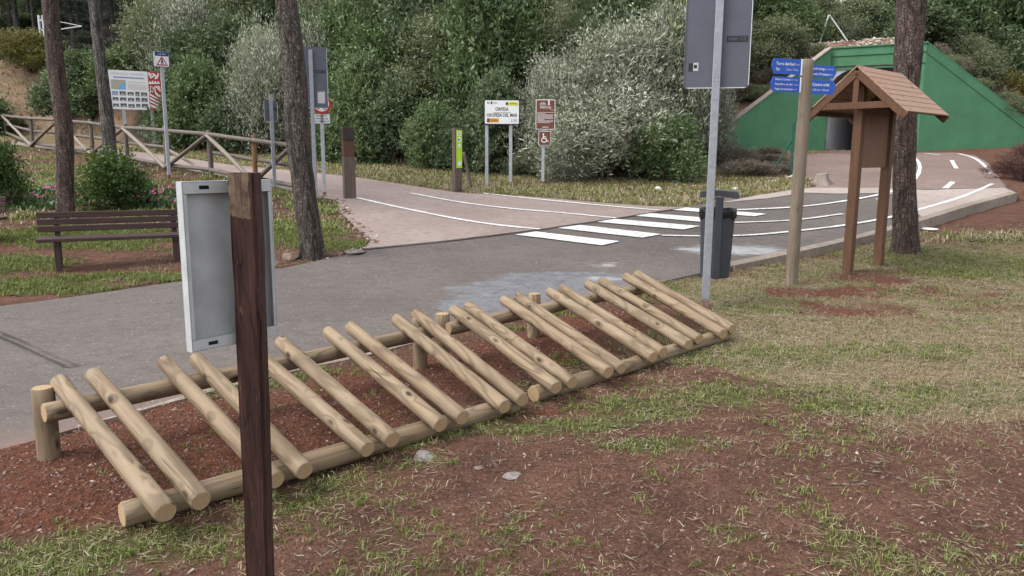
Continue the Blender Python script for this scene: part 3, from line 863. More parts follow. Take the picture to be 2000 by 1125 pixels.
def blades(name, label, x, y, L, W, lean, mat, tint, yaw=None, flat=False, hf=ground):
    n = len(x); z = hf(x, y)
    if yaw is None: yaw = RNG.uniform(0, 2 * math.pi, n)
    dx, dy = np.cos(yaw), np.sin(yaw)
    # blade leans along (dx,dy); width across
    wx, wy = -dy * W / 2, dx * W / 2
    P = np.zeros((n, 5, 3)); b = np.stack([x, y, z - (0 if flat else .004)], -1)
    if flat:
        lift = RNG.uniform(.003, .022, n); tilt = RNG.uniform(-.25, .35, n)
        mid = b + np.stack([dx * L * .5, dy * L * .5, lift + tilt * L * .25], -1); tip = b + np.stack([dx * L, dy * L, lift + tilt * L * .2], -1); b = b + np.array([0, 0, 1]) * lift[:, None]
    else:
        mid = b + np.stack([dx * L * lean * .35, dy * L * lean * .35, L * .62], -1); tip = b + np.stack([dx * L * lean, dy * L * lean, L * (1 - .35 * lean)], -1)
    w = np.stack([wx, wy, np.zeros(n)], -1)
    P[:, 0] = b - w; P[:, 1] = b + w; P[:, 2] = mid - w * .8; P[:, 3] = mid + w * .8; P[:, 4] = tip
    V = P.reshape(-1, 3); i = np.arange(n)[:, None] * 5
    # all quads: base quad, and tip as a quad with doubled centre avoided -> use two triangles via a triangle soup
    F3_ = np.concatenate([i + np.array([[0, 1, 3]]), i + np.array([[0, 3, 2]]), i + np.array([[2, 3, 4]])], 0)
    me = mesh_np(name, V, F3_, 3, [mat], np.repeat(tint, 5))
    o = link(name, me); tag(o, kind='stuff'); 
    if label: o['label'] = label
    return o

def scatter(n, x0, x1, y0, y1, key, power=1.0, tuft=1, spread=.03, extra=None):
    """positions drawn with the density of a ground field"""
    k = n // tuft
    # more samples close to the camera, where they show
    yy = y0 + (y1 - y0) * RNG.random(k * 4) ** 1.35; xx = RNG.uniform(x0, x1, k * 4)
    f = fields(xx, yy)
    d = f[key] ** power if isinstance(key, str) else key(f, xx, yy)
    ok = (RNG.random(k * 4) < d) & ~pip(xx, yy, ROAD)
    xx = xx[ok][:k]; yy = yy[ok][:k]
    if tuft > 1:
        xx = np.repeat(xx, tuft); yy = np.repeat(yy, tuft)
        r = RNG.normal(0, spread, len(xx)); a = RNG.uniform(0, 6.283, len(xx))
        xx = xx + r * np.cos(a); yy = yy + r * np.sin(a)
    zz = ground(xx, yy); m = in_view(xx, yy, zz) & ~pip(xx, yy, ROAD)
    return xx[m], yy[m]

# short living grass, front
x, y = scatter(230000, -5, 13, 2.2, 15.0, 'grass', 1.4, 12, .026)
n = len(x); sc_ = np.clip(.75 + .05 * y, .7, 1.3)
blades('grass', None, x, y, RNG.uniform(.014, .048, n) * sc_, RNG.uniform(.0030, .0052, n) * (.8 + .09 * y), RNG.uniform(.2, 1.5, n), M['grass'],
       np.clip(.22 + .35 * fbm(x, y, .8, 4) + RNG.normal(0, .17, n), 0, 1))
# dry clippings lying on the turf and soil
x, y = scatter(190000, -5, 13, 2.2, 15.0, lambda f, a, b: np.clip(.055 + 1.15 * f['dry'] * (.35 + 1.3 * sstep(.4, .62, fbm(a, b, .28, 51))) + .35 * f['grass'] - .3 * f['red'], 0, 1) ** 1.2, 1, 2, .03)
n = len(x)
blades('dry_grass', None, x, y, (.014 + .07 * RNG.random(n) ** 2) * (.9 + .06 * y), RNG.uniform(.0018, .0042, n) * (.8 + .1 * y), None, M['straw'], np.clip(RNG.beta(2, 2.2, n), 0, 1), flat=True)
# broad grey green olive leaves blown about
x, y = scatter(5000, -5, 13, 2.2, 15.0, lambda f, a, b: .5 + .4 * f['dry'], 1, 3, .12)
n = len(x)
blades('litter', None, x, y, RNG.uniform(.02, .05, n), RNG.uniform(.005, .011, n), None, M['leaf_silver'], np.clip(RNG.normal(.38, .18, n), 0, 1), flat=True)
x, y = scatter(120000, -5, 13, 2.2, 15.0, lambda f, a, b: np.clip(.10 + 1.05 * f['dry'] - .5 * f['red'], 0, 1), 1, 5, .035)
n = len(x)
blades('dry_grass', None, x, y, RNG.uniform(.015, .045, n) * (1 + .05 * y), RNG.uniform(.0018, .0034, n) * (.8 + .1 * y), RNG.uniform(.5, 1.7, n), M['straw'], np.clip(.12 + .6 * RNG.beta(2, 2, n), 0, 1))
# brown leaf and twig litter
x, y = scatter(80000, -5, 13, 2.2, 15.0, lambda f, a, b: np.clip(.8 - .4 * f['dry'], 0, 1), 1, 1)
n = len(x)
blades('litter', None, x, y, .008 + .04 * RNG.random(n) ** 2, RNG.uniform(.002, .006, n), None, M['litter'], RNG.beta(1.4, 2.4, n), flat=True)
x, y = scatter(2600, -5, 13, 2.2, 15.0, lambda f, a, b: .6 + 0 * a, 1, 1)
n = len(x)
blades('litter', None, x, y, RNG.uniform(.05, .16, n), RNG.uniform(.0025, .005, n), None, M['litter'], RNG.beta(1.4, 2.0, n), flat=True)
# far half of the lawn, where single blades are thinner than a pixel and tufts carry the texture
x, y = scatter(80000, 0, 13, 5.5, 15.0, lambda f, a, b: f['grass'] ** 1.2 * sstep(5.5, 9, b), 1, 10, .04)
n = len(x)
blades('grass', None, x, y, RNG.uniform(.02, .055, n), RNG.uniform(.005, .009, n), RNG.uniform(.3, 1.5, n), M['grass'], np.clip(.45 + .4 * (fbm(x, y, .8, 4) - .5) + RNG.normal(0, .17, n), 0, 1))
x, y = scatter(60000, 0, 13, 5.0, 15.0, lambda f, a, b: np.clip(f['dry'] * (.1 + 1.5 * sstep(.45, .62, fbm(a, b, .35, 52))) - f['red'], 0, 1) * sstep(5, 9, b), 1, 3, .05)
n = len(x)
blades('dry_grass', None, x, y, RNG.uniform(.03, .10, n), RNG.uniform(.004, .008, n), None, M['straw'], np.clip(.15 + .75 * RNG.beta(2, 2, n), 0, 1), flat=True)
x, y = scatter(40000, 0, 13, 5.0, 15.0, lambda f, a, b: np.clip(.6 * f['dry'] + .2 * f['grass'] - f['red'], 0, 1) * sstep(5, 8, b), 1, 8, .04)
n = len(x)
blades('grass', None, x, y, RNG.uniform(.015, .04, n), RNG.uniform(.004, .008, n), RNG.uniform(.3, 1.5, n), M['grass'], np.clip(.6 + .4 * (fbm(x, y, .6, 14) - .5) + RNG.normal(0, .17, n), 0, 1))
# left lawn and verge, longer blades
x, y = scatter(90000, -13, 1, 7.0, 13.2, lambda f, a, b: f['grass'] * (a < 1), 1, 10, .05)
n = len(x)
blades('grass', None, x, y, RNG.uniform(.03, .075, n), RNG.uniform(.006, .010, n), RNG.uniform(.2, 1.0, n), M['grass'], np.clip(.45 + RNG.normal(0, .16, n) + .25 * (fbm(x, y, 1.2, 4) - .5), 0, 1))
x, y = scatter(90000, -24, 12, 13.0, 31, lambda f, a, b: np.clip(f['grass'] * .9 + .12 * f['dry'], 0, 1), 1, 9, .07)
n = len(x)
blades('grass', None, x, y, RNG.uniform(.05, .13, n), RNG.uniform(.012, .02, n), RNG.uniform(.3, 1.2, n), M['grass'], np.clip(.55 + RNG.normal(0, .2, n), 0, 1))
x, y = scatter(90000, -24, 12, 13.0, 31, lambda f, a, b: f['dry'] * .9 + .4 * f['bank'], 1, 6, .08)
n = len(x)
blades('dry_grass', None, x, y, RNG.uniform(.05, .14, n), RNG.uniform(.010, .018, n), RNG.uniform(.5, 1.6, n), M['straw'], np.clip(RNG.beta(2, 2.2, n), 0, 1))
x, y = scatter(22000, -24, -1, 7.0, 26, lambda f, a, b: .55 + 0 * a, 1, 1)
n = len(x)
blades('litter', None, x, y, RNG.uniform(.04, .12, n), RNG.uniform(.012, .03, n), None, M['litter'], RNG.beta(1.6, 2.0, n), flat=True)

# stones and dry tufts on the bare bank at the far left
bx_ = RNG.uniform(-30, -16, 4000); by_ = np.interp(bx_, EX, EY) + RNG.uniform(.6, 5, 4000); bz_ = fields(bx_, by_)['bank'] > .5; bx_, by_ = bx_[bz_], by_[bz_]; n = len(bx_)
blades('dry_grass', None, bx_, by_, RNG.uniform(.08, .3, n), RNG.uniform(.02, .05, n), RNG.uniform(.4, 1.4, n), M['straw'], np.clip(RNG.beta(2, 3, n), 0, 1))
# pebbles and crumbs of soil
def pebbles(name, x, y, s, tint, hf=ground, dz=0.0):
    ico = np.array([(1, 0, 0), (-1, 0, 0), (0, 1, 0), (0, -1, 0), (0, 0, 1), (0, 0, -1)], float)
    fc = np.array([(0, 2, 4), (2, 1, 4), (1, 3, 4), (3, 0, 4), (2, 0, 5), (1, 2, 5), (3, 1, 5), (0, 3, 5)])
    n = len(x); z = hf(x, y) + dz
    P = ico[None] * (s[:, None, None] * np.stack([RNG.uniform(.7, 1.4, n), RNG.uniform(.7, 1.4, n), RNG.uniform(.35, .8, n)], -1)[:, None, :]) * RNG.uniform(.75, 1.25, (n, 6, 1))
    a = RNG.uniform(0, 6.28, n); c, s_ = np.cos(a)[:, None], np.sin(a)[:, None]
    X = P[..., 0] * c - P[..., 1] * s_; Y = P[..., 0] * s_ + P[..., 1] * c
    V = np.stack([X + x[:, None], Y + y[:, None], P[..., 2] + z[:, None]], -1).reshape(-1, 3)
    Fc = (np.arange(n)[:, None, None] * 6 + fc[None]).reshape(-1, 3)
    o = link(name, mesh_np(name, V, Fc, 3, [M['pebble']], np.repeat(tint, 6))); tag(o, kind='stuff'); return o
x, y = scatter(60000, -5, 13, 2.2, 15.0, lambda f, a, b: np.clip(.40 + .75 * f['red'] - .5 * f['dry'] - .4 * f['grass'], .02, 1), 1, 1)
n = len(x); pebbles('gravel', x, y, .0035 + .011 * RNG.random(n) ** 3.5, np.clip(RNG.beta(1.1, 3.6, n), 0, 1))
x, y = scatter(16000, -5, 13, 2.2, 15.0, lambda f, a, b: np.clip(f['red'], 0.0, 1), 1, 1)
n = len(x); pebbles('clods', x, y, .004 + .016 * RNG.random(n) ** 2.5, np.clip(RNG.beta(1.1, 4.5, n), 0, 1))
# grit scattered on the asphalt
yy = RNG.uniform(3.5, 14, 9000); xx = RNG.uniform(-8, 8, 9000); k = pip(xx, yy, ROAD); xx, yy = xx[k], yy[k]
pebbles('gravel', xx, yy, .0025 + .006 * RNG.random(len(xx)) ** 4, np.clip(RNG.beta(2.6, 1.4, len(xx)), 0, 1), T, .002)

# ------------------------------------------------------------------ foliage
def crown_mesh(name, mat, lobes, n_sprig, leaves, L, W, spread=.7, up=.35, sprig_len=.28, seed=0, fill=.25, leaf_up=0.2, zmin=0.0):
    rng = np.random.default_rng(seed)
    lobes = np.array(lobes, float)                       # cx, cy, cz, rx, ry, rz
    area = lobes[:, 3] * lobes[:, 5]; pr = area / area.sum()
    li = rng.choice(len(lobes), n_sprig, p=pr)
    d = rng.normal(size=(n_sprig, 3)); d[:, 2] = d[:, 2] + .25; d /= np.linalg.norm(d, axis=1)[:, None]
    rr = np.where(rng.random(n_sprig) < fill, rng.uniform(.45, .85, n_sprig), rng.uniform(.84, 1.06, n_sprig))
    wob = 1 + .34 * np.sin(d[:, 0] * 5 + li * 1.7) * np.sin(d[:, 1] * 6 + li) + .12 * np.sin(d[:, 2] * 9 + li * 2.3)
    c = lobes[li, :3]; r3 = lobes[li, 3:]
    p0 = c + d * r3 * (rr * wob)[:, None]
    sd = d + rng.normal(size=(n_sprig, 3)) * spread + np.array([0, 0, up]); sd /= np.linalg.norm(sd, axis=1)[:, None]
    sl = sprig_len * rng.uniform(.5, 1.4, n_sprig)
    st = np.clip(.45 + .10 * rng.normal(size=n_sprig) + .34 * (rng.random(len(lobes))[li] - .5) + .14 * d[:, 2], 0, 1)
    t = (np.arange(leaves) + .5) / leaves
    P = p0[:, None, :] + sd[:, None, :] * (sl[:, None] * t[None, :])[..., None]
    P = P + rng.normal(size=P.shape) * sprig_len * .10
    ld = sd[:, None, :] * .6 + rng.normal(size=P.shape) * .75 + np.array([0, 0, leaf_up]); ld /= np.linalg.norm(ld, axis=2)[..., None]
    nrm = rng.normal(size=P.shape) + np.array([0, 0, .8]); sdv = np.cross(ld, nrm); sdv /= np.linalg.norm(sdv, axis=2)[..., None] + 1e-9
    P = P.reshape(-1, 3); ld = ld.reshape(-1, 3); sdv = sdv.reshape(-1, 3)
    tint = np.clip(np.repeat(st, leaves) + rng.normal(size=len(P)) * .13, 0, 1)
    k = P[:, 2] > zmin; P, ld, sdv, tint = P[k], ld[k], sdv[k], tint[k]
    m = len(P); l = L * (.6 + 1.0 * rng.random(m) ** 1.6)[:, None]; w = W * rng.uniform(.7, 1.3, m)[:, None]
    V = np.stack([P, P + ld * l * .45 + sdv * w / 2, P + ld * l, P + ld * l * .5 - sdv * w / 2], 1).reshape(-1, 3)
    Fc = np.arange(m * 4).reshape(-1, 4)
    return mesh_np(name, V, Fc, 4, [mat], np.repeat(tint, 4))

def shrub_lobes(seed, n=11, w=1.0, h=1.0):
    """a mound about 2w wide and h tall standing on z=0"""
    rng = np.random.default_rng(seed); out = []
    for i in range(n):
        a = rng.uniform(0, 6.283); f = (i + .5) / n
        zc = h * (.12 + .66 * f); rad = w * (.78 - .45 * f ** 1.6) * rng.uniform(.55, 1.0)
        s = rng.uniform(.30, .46)
        out.append((math.cos(a) * rad, math.sin(a) * rad, zc, w * s * 1.1, w * s * 1.1, h * s * .62))
    out.append((0, 0, h * .72, w * .42, w * .42, h * .26))
    return out

def stems_mesh(name, mat, h, w, n, r, seed):
    rng = random.Random(seed); mb = MB()
    for i in range(n):
        a = rng.uniform(0, 6.283); p = Vector((rng.uniform(-.08, .08), rng.uniform(-.08, .08), -.15)); rr = r * rng.uniform(.7, 1.2)
        d = Vector((math.cos(a) * w * rng.uniform(.2, .7), math.sin(a) * w * rng.uniform(.2, .7), h)) / 4
        for k in range(4):
            q = p + d + Vector((rng.uniform(-.1, .1) * w, rng.uniform(-.1, .1) * w, 0)); mb.cyl(p, q, rr, rr * .75, 6); p = q; rr *= .72
    return mb.mesh(name, [mat])

PROTO = {}
def protos():
    for k in range(4):
        PROTO['dark', k] = crown_mesh('crown', M['leaf_dark'], shrub_lobes(10 + k, 13, 1.0, 2.0), 2300, 9, .098, .048, .7, .35, .26, 10 + k)
        PROTO['mid', k] = crown_mesh('crown', M['leaf_mid'], shrub_lobes(20 + k, 13, 1.0, 2.0), 2300, 9, .095, .046, .65, .5, .28, 20 + k)
    for k in range(2):
        PROTO['olive', k] = crown_mesh('crown', M['leaf_olive'], shrub_lobes(40 + k, 14, 1.0, 2.0), 2500, 9, .075, .026, .75, .6, .30, 40 + k, .3, .4)
    for k in range(3):
        PROTO['silver', k] = crown_mesh('crown', M['leaf_silver'], shrub_lobes(50 + k, 22, 1.0, 2.0), 3000, 11, .080, .020, .6, .85, .36, 50 + k, .2, .6)
    for k in range(3):
        lob = []
        rng = random.Random(60 + k)
        for i in range(13):
            a = rng.uniform(0, 6.283); rad = rng.uniform(.15, .85); zz = rng.uniform(.35, 1.9)
            lob.append((math.cos(a) * rad * (1.25 - zz * .45), math.sin(a) * rad * (1.25 - zz * .45), zz, .36, .36, .17))
        PROTO['pine', k] = crown_mesh('crown', M['leaf_pine'], lob, 1700, 12, .10, .014, .55, .7, .17, 60 + k, .3, .5, -1)
        PROTO['pinedark', k] = crown_mesh('crown', M['leaf_pine_dark'], lob, 1700, 12, .10, .018, .55, .5, .17, 70 + k, .3, .5, -1)
    PROTO['brush', 0] = crown_mesh('crown', M['leaf_drybrush'], shrub_lobes(80, 10, 1.0, 1.2), 1300, 9, .16, .014, .8, .8, .3, 80, .5, .6)
    PROTO['deadred', 0] = crown_mesh('crown', M['leaf_deadred'], shrub_lobes(81, 10, 1.0, 1.2), 1900, 9, .11, .012, .9, .6, .25, 81, .5, .3)
    PROTO['rusty', 0] = crown_mesh('crown', M['leaf_rusty'], shrub_lobes(82, 12, 1.0, 1.6), 1700, 9, .10, .028, .6, 1.0, .3, 82, .3, .6)
    PROTO['bush', 0] = crown_mesh('crown', M['leaf_bush'], shrub_lobes(83, 9, 1.0, 1.8), 950, 8, .12, .055, .9, .5, .38, 83, .45)
    PROTO['bush', 1] = crown_mesh('crown', M['leaf_bush'], shrub_lobes(84, 10, 1.0, 1.8), 1100, 8, .10, .045, .9, .5, .34, 84, .4)
protos()
HGT = dict(dark=2.0, mid=2.0, olive=2.0, silver=2.0, pine=2.1, pinedark=2.1, brush=1.2, deadred=1.2, rusty=1.6, bush=1.8)
STEM = {k: stems_mesh('stem', M['twig'], 1.5, .6, 6, .05, k) for k in range(3)}

_k = 0
def shrub(name, kind, x, y, h, w, label, cat='shrub', group=None, z=None, var=None, rz=None, tilt=0):
    """w = half width, h = height"""
    global _k; _k += 1
    nv = max(i for (kk, i) in PROTO if kk == kind) + 1
    v = (_k % nv) if var is None else var
    z = float(ground(x, y)) - .05 if z is None else z
    root = empty(name, (x, y, z), RNG.uniform(0, 6.28) if rz is None else rz, label, cat, group)
    c = link('crown', PROTO[kind, v], root); c.scale = (w, w, h / HGT[kind])
    s = link('stem', STEM[_k % 3], root); s.scale = (w, w, h / 2.4)
    return root

def shrub_px(name, kind, u, v, vtop, wpx, label, cat='shrub', group=None, push=0.0, **kw):
    """foot at photo point (u,v); top at row vtop"""
    p = G(u, v); d = p[:2] / np.linalg.norm(p[:2])
    x, y = p[:2] + d * push
    h = z_at(x, y, vtop) - float(ground(x, y))
    w = wpx / FPX * y / 2 * 1.05
    return shrub(name, kind, x, y, h, w, label, cat, group, **kw)
# ================================================================== THINGS
def facing(x, y, extra=0.0): return -math.atan2(x, y) + extra

# ------------------------------------------------------------------ logs
def log_mesh(name, L, r, seed=0, n=18, taper=0.03, bev=0.006, wob=0.02):
    """round timber along +Z from 0 to L"""
    rng = np.random.default_rng(seed)
    zs = [0, bev] + list(np.linspace(bev, L - bev, max(6, int(L / .09)))[1:-1]) + [L - bev, L]
    V = []; Fc = []; mi = []
    ph = rng.uniform(0, 6.28, 6)
    for k, z in enumerate(zs):
        rr = r * (1 + taper * (0.5 - z / L)) * (1 + wob * math.sin(z * 5 + ph[0]) + wob * .7 * math.sin(z * 13 + ph[1]))
        if k in (0, len(zs) - 1): rr -= bev
        ox = r * .10 * math.sin(z * 1.7 + ph[2]); oy = r * .10 * math.sin(z * 1.9 + ph[3])
        for i in range(n):
            a = 2 * math.pi * i / n
            q = rr * (1 + .018 * math.sin(3 * a + ph[4] + z) + .012 * math.sin(5 * a + ph[5]))
            V.append((ox + q * math.cos(a), oy + q * math.sin(a), z))
    for k in range(len(zs) - 1):
        for i in range(n):
            Fc.append((k * n + i, k * n + (i + 1) % n, (k + 1) * n + (i + 1) % n, (k + 1) * n + i)); mi.append(0)
    b = len(V); V += V[:n] + V[-n:][:]
    V[b + n:b + 2 * n] = V[(len(zs) - 1) * n:(len(zs)) * n]
    Fc.append(tuple(b + i for i in range(n))[::-1]); mi.append(1); Fc.append(tuple(b + n + i for i in range(n))); mi.append(1)
    me = bpy.data.meshes.new(name); me.from_pydata(V, [], Fc)
    me.polygons.foreach_set("material_index", np.array(mi, dtype=np.int32))
    me.polygons.foreach_set("use_smooth", np.array([m == 0 for m in mi], dtype=bool))
    me.update(); return me

def log_between(name, p0, p1, r, mats, parent=None, seed=0, org=(0, 0, 0), me=None, **kw):
    p0 = Vector([float(c) for c in p0]) - Vector(org); p1 = Vector([float(c) for c in p1]) - Vector(org)
    d = p1 - p0; L = d.length
    if me is None:
        me = log_mesh(name, L, r, seed, **kw)
        for m in mats: me.materials.append(m)
    q = d.to_track_quat('Z', 'Y').to_matrix().to_4x4() @ Matrix.Rotation(seed * 1.9, 4, 'Z')
    return link(name, me, parent, mw=Matrix.Translation(p0) @ q)

# ------------------------------------------------------------------ bike racks
BOT = [(322, 1003), (392, 980), (540, 937), (597, 919), (716, 879), (766, 862), (860, 832), (902, 818), (986, 794), (1021, 780),
       (1088, 758), (1119, 748), (1188, 729), (1213, 719), (1275, 699), (1295, 690), (1345, 674), (1366, 663), (1413, 653), (1431, 642)]
TOP = [(117, 745), (182, 733), (322, 708), (381, 702), (505, 694), (549, 666), (642, 648), (686, 638), (774, 623), (812, 614),
       (884, 605), (913, 597), (985, 585), (1011, 580), (1074, 568), (1098, 563), (1149, 554), (1174, 549), (1221, 540), (1243, 536)]
LM = [M['log'], M['log_end']]
BOLT = MB().cyl((0, 0, -.004), (0, 0, .0035), .0075, .006, 10).mesh('bolt', [M['bolt']])
def rack(i0, i1, front, rear, posts, label):
    f0, f1 = [Vector([float(c) for c in at_z(u, v, .055)]) for u, v in front]
    org = (f0 + f1) / 2; org.z = 0
    root = empty('bike_rack', org, 0, label, 'bike rack', 'log bike racks')
    for sname, (a, b) in (('ground_rail', (f0, f1)),):
        log_between(sname, a, b, .056, LM, root, seed=i0 + 1, org=org)
    r0, r1 = [Vector([float(c) for c in at_z(u, v, z)]) for u, v, z in rear]
    log_between('top_rail', r0, r1, .050, LM, root, seed=i0 + 2, org=org)
    for k, (u, v, vt) in enumerate(posts):
        p = G(u, v); h = z_at(p[0], p[1], vt)
        log_between('post', (p[0], p[1], -.12), (p[0], p[1], h), .056, LM, root, seed=i0 + 30 + k, org=org)
    P = []
    for j in range(i0, i1):
        b = Vector([float(c) for c in at_z(*BOT[j], .125)])
        # the upper end clears the top rail by half a log
        best = None
        for zt in np.linspace(.30, .62, 65):
            t = Vector([float(c) for c in at_z(*TOP[j], float(zt))])
            # distance between the slat axis and rail axis
            d1 = t - b; d2 = r1 - r0; c = d1.cross(d2); dist = (r0 - b).dot(c) / c.length
            e = abs(abs((r0 - b).dot(c)) / c.length - .088) if dist * c.z < 0 else 9
            if best is None or e < best[0]: best = (e, t, zt)
        P.append((b, best[1]))
    for j, (b, t) in enumerate(P):
        log_between('slat', b, t, .046, LM, root, seed=i0 * 7 + j + 3, org=org)
        sl_o = root.children[-1] if False else [c for c in root.children if c.name.startswith('slat')][-1]
    for so_ in [c for c in root.children if c.name.startswith('slat')]:
        # galvanised bolt that fixes the slat to the ground rail
        zl = so_.matrix_local.to_3x3().inverted() @ Vector((0, 0, 1)); zl.z = 0; zl.normalize()
        c_ = zl * .0445 + Vector((0, 0, .105 + .02 * random.random()))
        bo = link('bolt', BOLT, so_, mw=Matrix.Translation(c_) @ zl.to_track_quat('Z', 'Y').to_matrix().to_4x4())
    return root, r0, r1, P
rk1 = rack(0, 10, [(238, 1008), (1008, 788)], [(86, 808, .285), (842, 648, .285)], [(98, 893, 757), (822, 718, 620)],
     'pale log bike rack nearest the dark wooden post, left of the two in line')
rk2 = rack(10, 20, [(1042, 769), (1418, 654)], [(874, 641, .285), (1252, 566, .285)], [(865, 706, 612), (1042, 657, 573), (1241, 592, 537)],
     'pale log bike rack nearest the grey steel pole, right of the two in line')

# ------------------------------------------------------------------ dark post with the aluminium tray seen from behind
D0 = 2.45
pt = at_y(478, 337, D0); px_, pz_ = pt[0], pt[2]
root = empty('sign_post', (px_, D0, 0), 0, 'dark brown square timber post in front carrying an empty aluminium sign tray', 'sign post')
mb = MB()
s = .086
bm = bmesh.new(); bmesh.ops.create_cube(bm, size=1); bmesh.ops.scale(bm, vec=(s, s * .92, pz_ + .3), verts=bm.verts)
vert_e = [e for e in bm.edges if abs((e.verts[0].co - e.verts[1].co).z) > .5]
bmesh.ops.bevel(bm, geom=vert_e, offset=.011, segments=3, affect='EDGES')
bmesh.ops.subdivide_edges(bm, edges=[e for e in bm.edges if abs((e.verts[0].co - e.verts[1].co).z) > .5], cuts=60)
bmesh.ops.translate(bm, vec=(0, 0, (pz_ + .3) / 2 - .3), verts=bm.verts)
for v in bm.verts:
    v.co.x += .004 * (vnoise(v.co.z + v.co.x * 9, v.co.y * 9, .13, 3) - .5) + .004 * math.sin(v.co.z * 2.1)
    v.co.y += .004 * (vnoise(v.co.z + 7, v.co.x * 9, .15, 5) - .5)
me = bpy.data.meshes.new('post'); bm.to_mesh(me); bm.free()
def post_mat():
    t = NT('weathered_dark_post')
    v = t.coords('Object', (1, 1, .05)); v1 = t.coords('Object')
    fine = t.noise(v, 75, 6, .65); wide = t.noise(t.coords('Object', (1, 1, .18)), 11, 5, .6)
    c = t.ramp(wide, [(.3, (.030, .0125, .010)), (.55, (.060, .026, .020)), (.75, (.098, .046, .036))])
    c = t.mix(t.ramp(fine, [(.38, .7), (.52, 0.)]), c, (.010, .005, .0045))
    sc = t.noise(t.coords('Object', (1, 1, .22)), 48, 3, .7)
    c = t.mix(t.ramp(sc, [(.66, 0.), (.74, .7)]), c, (.16, .10, .075))
    # bare patch where the paint flaked at the top of the face
    sx = t.node("ShaderNodeSeparateXYZ"); t.put(sx.inputs[0], v1)
    nz = t.noise(v1, 14, 4, .6); nzc = t.math('MULTIPLY', t.math('SUBTRACT', nz, .5), .10)
    zz = t.math('ADD', sx.outputs[2], nzc); xx = t.math('ADD', sx.outputs[0], t.math('MULTIPLY', nzc, .45))
    m = t.math('MULTIPLY', t.math('GREATER_THAN', zz, pz_ - .142), t.math('LESS_THAN', xx, .022))
    m = t.math('MULTIPLY', m, t.math('LESS_THAN', sx.outputs[1], -.02))
    m2 = t.math('MULTIPLY', m, t.ramp(t.noise(v1, 18, 5, .7), [(.36, .15), (.5, 1.)]))
    bare = t.ramp(fine, [(.3, (.085, .05, .034)), (.6, (.20, .135, .092)), (.8, (.27, .195, .14))])
    c = t.mix(m2, c, bare)
    # long drying cracks
    ck = t.noise(t.coords('Object', (1, 1, .012)), 34, 2, .4)
    cm = t.math('MULTIPLY', t.ramp(ck, [(.487, 0.), (.5, 1.), (.513, 0.)]), t.ramp(t.noise(v1, 3.2, 2), [(.48, 0.), (.56, 1.)]))
    c = t.mix(cm, c, (.004, .003, .003))
    t.color(c); t.rough(t.ramp(fine, [(.3, .75), (.7, .5)]))
    t.bump(t.math('SUBTRACT', fine, t.math('MULTIPLY', cm, 1.5)), .7, .004); return t.mat
me.materials.append(post_mat())
for v in me.vertices:
    kk = 1 - .07 * (1 - v.co.z / pz_); v.co.x *= kk; v.co.y *= kk
    v.co.x += -.034 * (pz_ - v.co.z); v.co.y += .06 * (pz_ - v.co.z)
po = link('post', me, root)
# tray : local frame x along the tray, -y = open back
yaw = R(51)
tl = at_y(348, 352, 2.36); bl = at_y(366, 690, 2.36)
w_, h_, dp = .312, float(tl[2] - bl[2]) * .985, .034
cx = tl[0] + math.cos(yaw) * w_ / 2; cy = 2.36 + math.sin(yaw) * w_ / 2
tray = MB(); x0, x1 = -w_ / 2, w_ / 2; z0, z1 = 0, h_
tray.box((0, dp / 2 - .002, h_ / 2), (w_, .003, h_), 0)
tray.box((x0 + .0015, 0, h_ / 2), (.003, dp, h_), 1); tray.box((x1 - .0015, 0, h_ / 2), (.003, dp, h_), 1)
tray.box((0, 0, .0015), (w_ - .007, dp, .003), 1); tray.box((0, 0, h_ - .0015), (w_ - .007, dp, .003), 1)
# returned lips: narrow at the sides, wide and slotted at top and bottom
def slot_lip(zc, hh):
    for xa, xb in ((x0 + .004, -.100), (-.066, .066), (.100, x1 - .004)): tray.box(((xa + xb) / 2, -dp / 2 + .0012, zc), (xb - xa, .0024, hh), 1)
    for xm in (-.083, .083):
        tray.box((xm, -dp / 2 + .0012, zc + hh / 2 - (hh - .012) / 4), (.034, .0024, (hh - .012) / 2), 1)
        tray.box((xm, -dp / 2 + .0012, zc - hh / 2 + (hh - .012) / 4), (.034, .0024, (hh - .012) / 2), 1)
        tray.box((xm, -dp / 2 + .006, zc), (.034, .002, .014), 2)
slot_lip(.019, .036); slot_lip(h_ - .019, .036)
tray.box((x0 + .009, -dp / 2 + .0012, h_ / 2), (.010, .0024, h_ - .078), 1); tray.box((x1 - .009, -dp / 2 + .0012, h_ / 2), (.010, .0024, h_ - .078), 1)
to = tray.build('sign_tray', [M['alu'], M['alu_edge'], M['dark']], root)
to.location = (cx - px_, cy - D0, float(bl[2]) + .004); to.rotation_euler = (0, 0, yaw)
# bolts tie the tray to the post
for z in (float(bl[2]) + .03, float(tl[2]) - .035): MB().cyl((.0, .0, z), (.01, .14, z), .006, None, 8).build('bolt', M['bolt'], root)

# ------------------------------------------------------------------ steel poles
def tube(mb, h, sx=.08, sy=.045, foot=.10, z0=-.25, mat=0, fmat=1):
    mb.box((0, 0, (h + foot) / 2), (sx, sy, h - foot), mat, bev=.006)
    mb.box((0, 0, (foot + z0) / 2), (sx + .002, sy + .002, foot - z0), fmat, bev=.006)

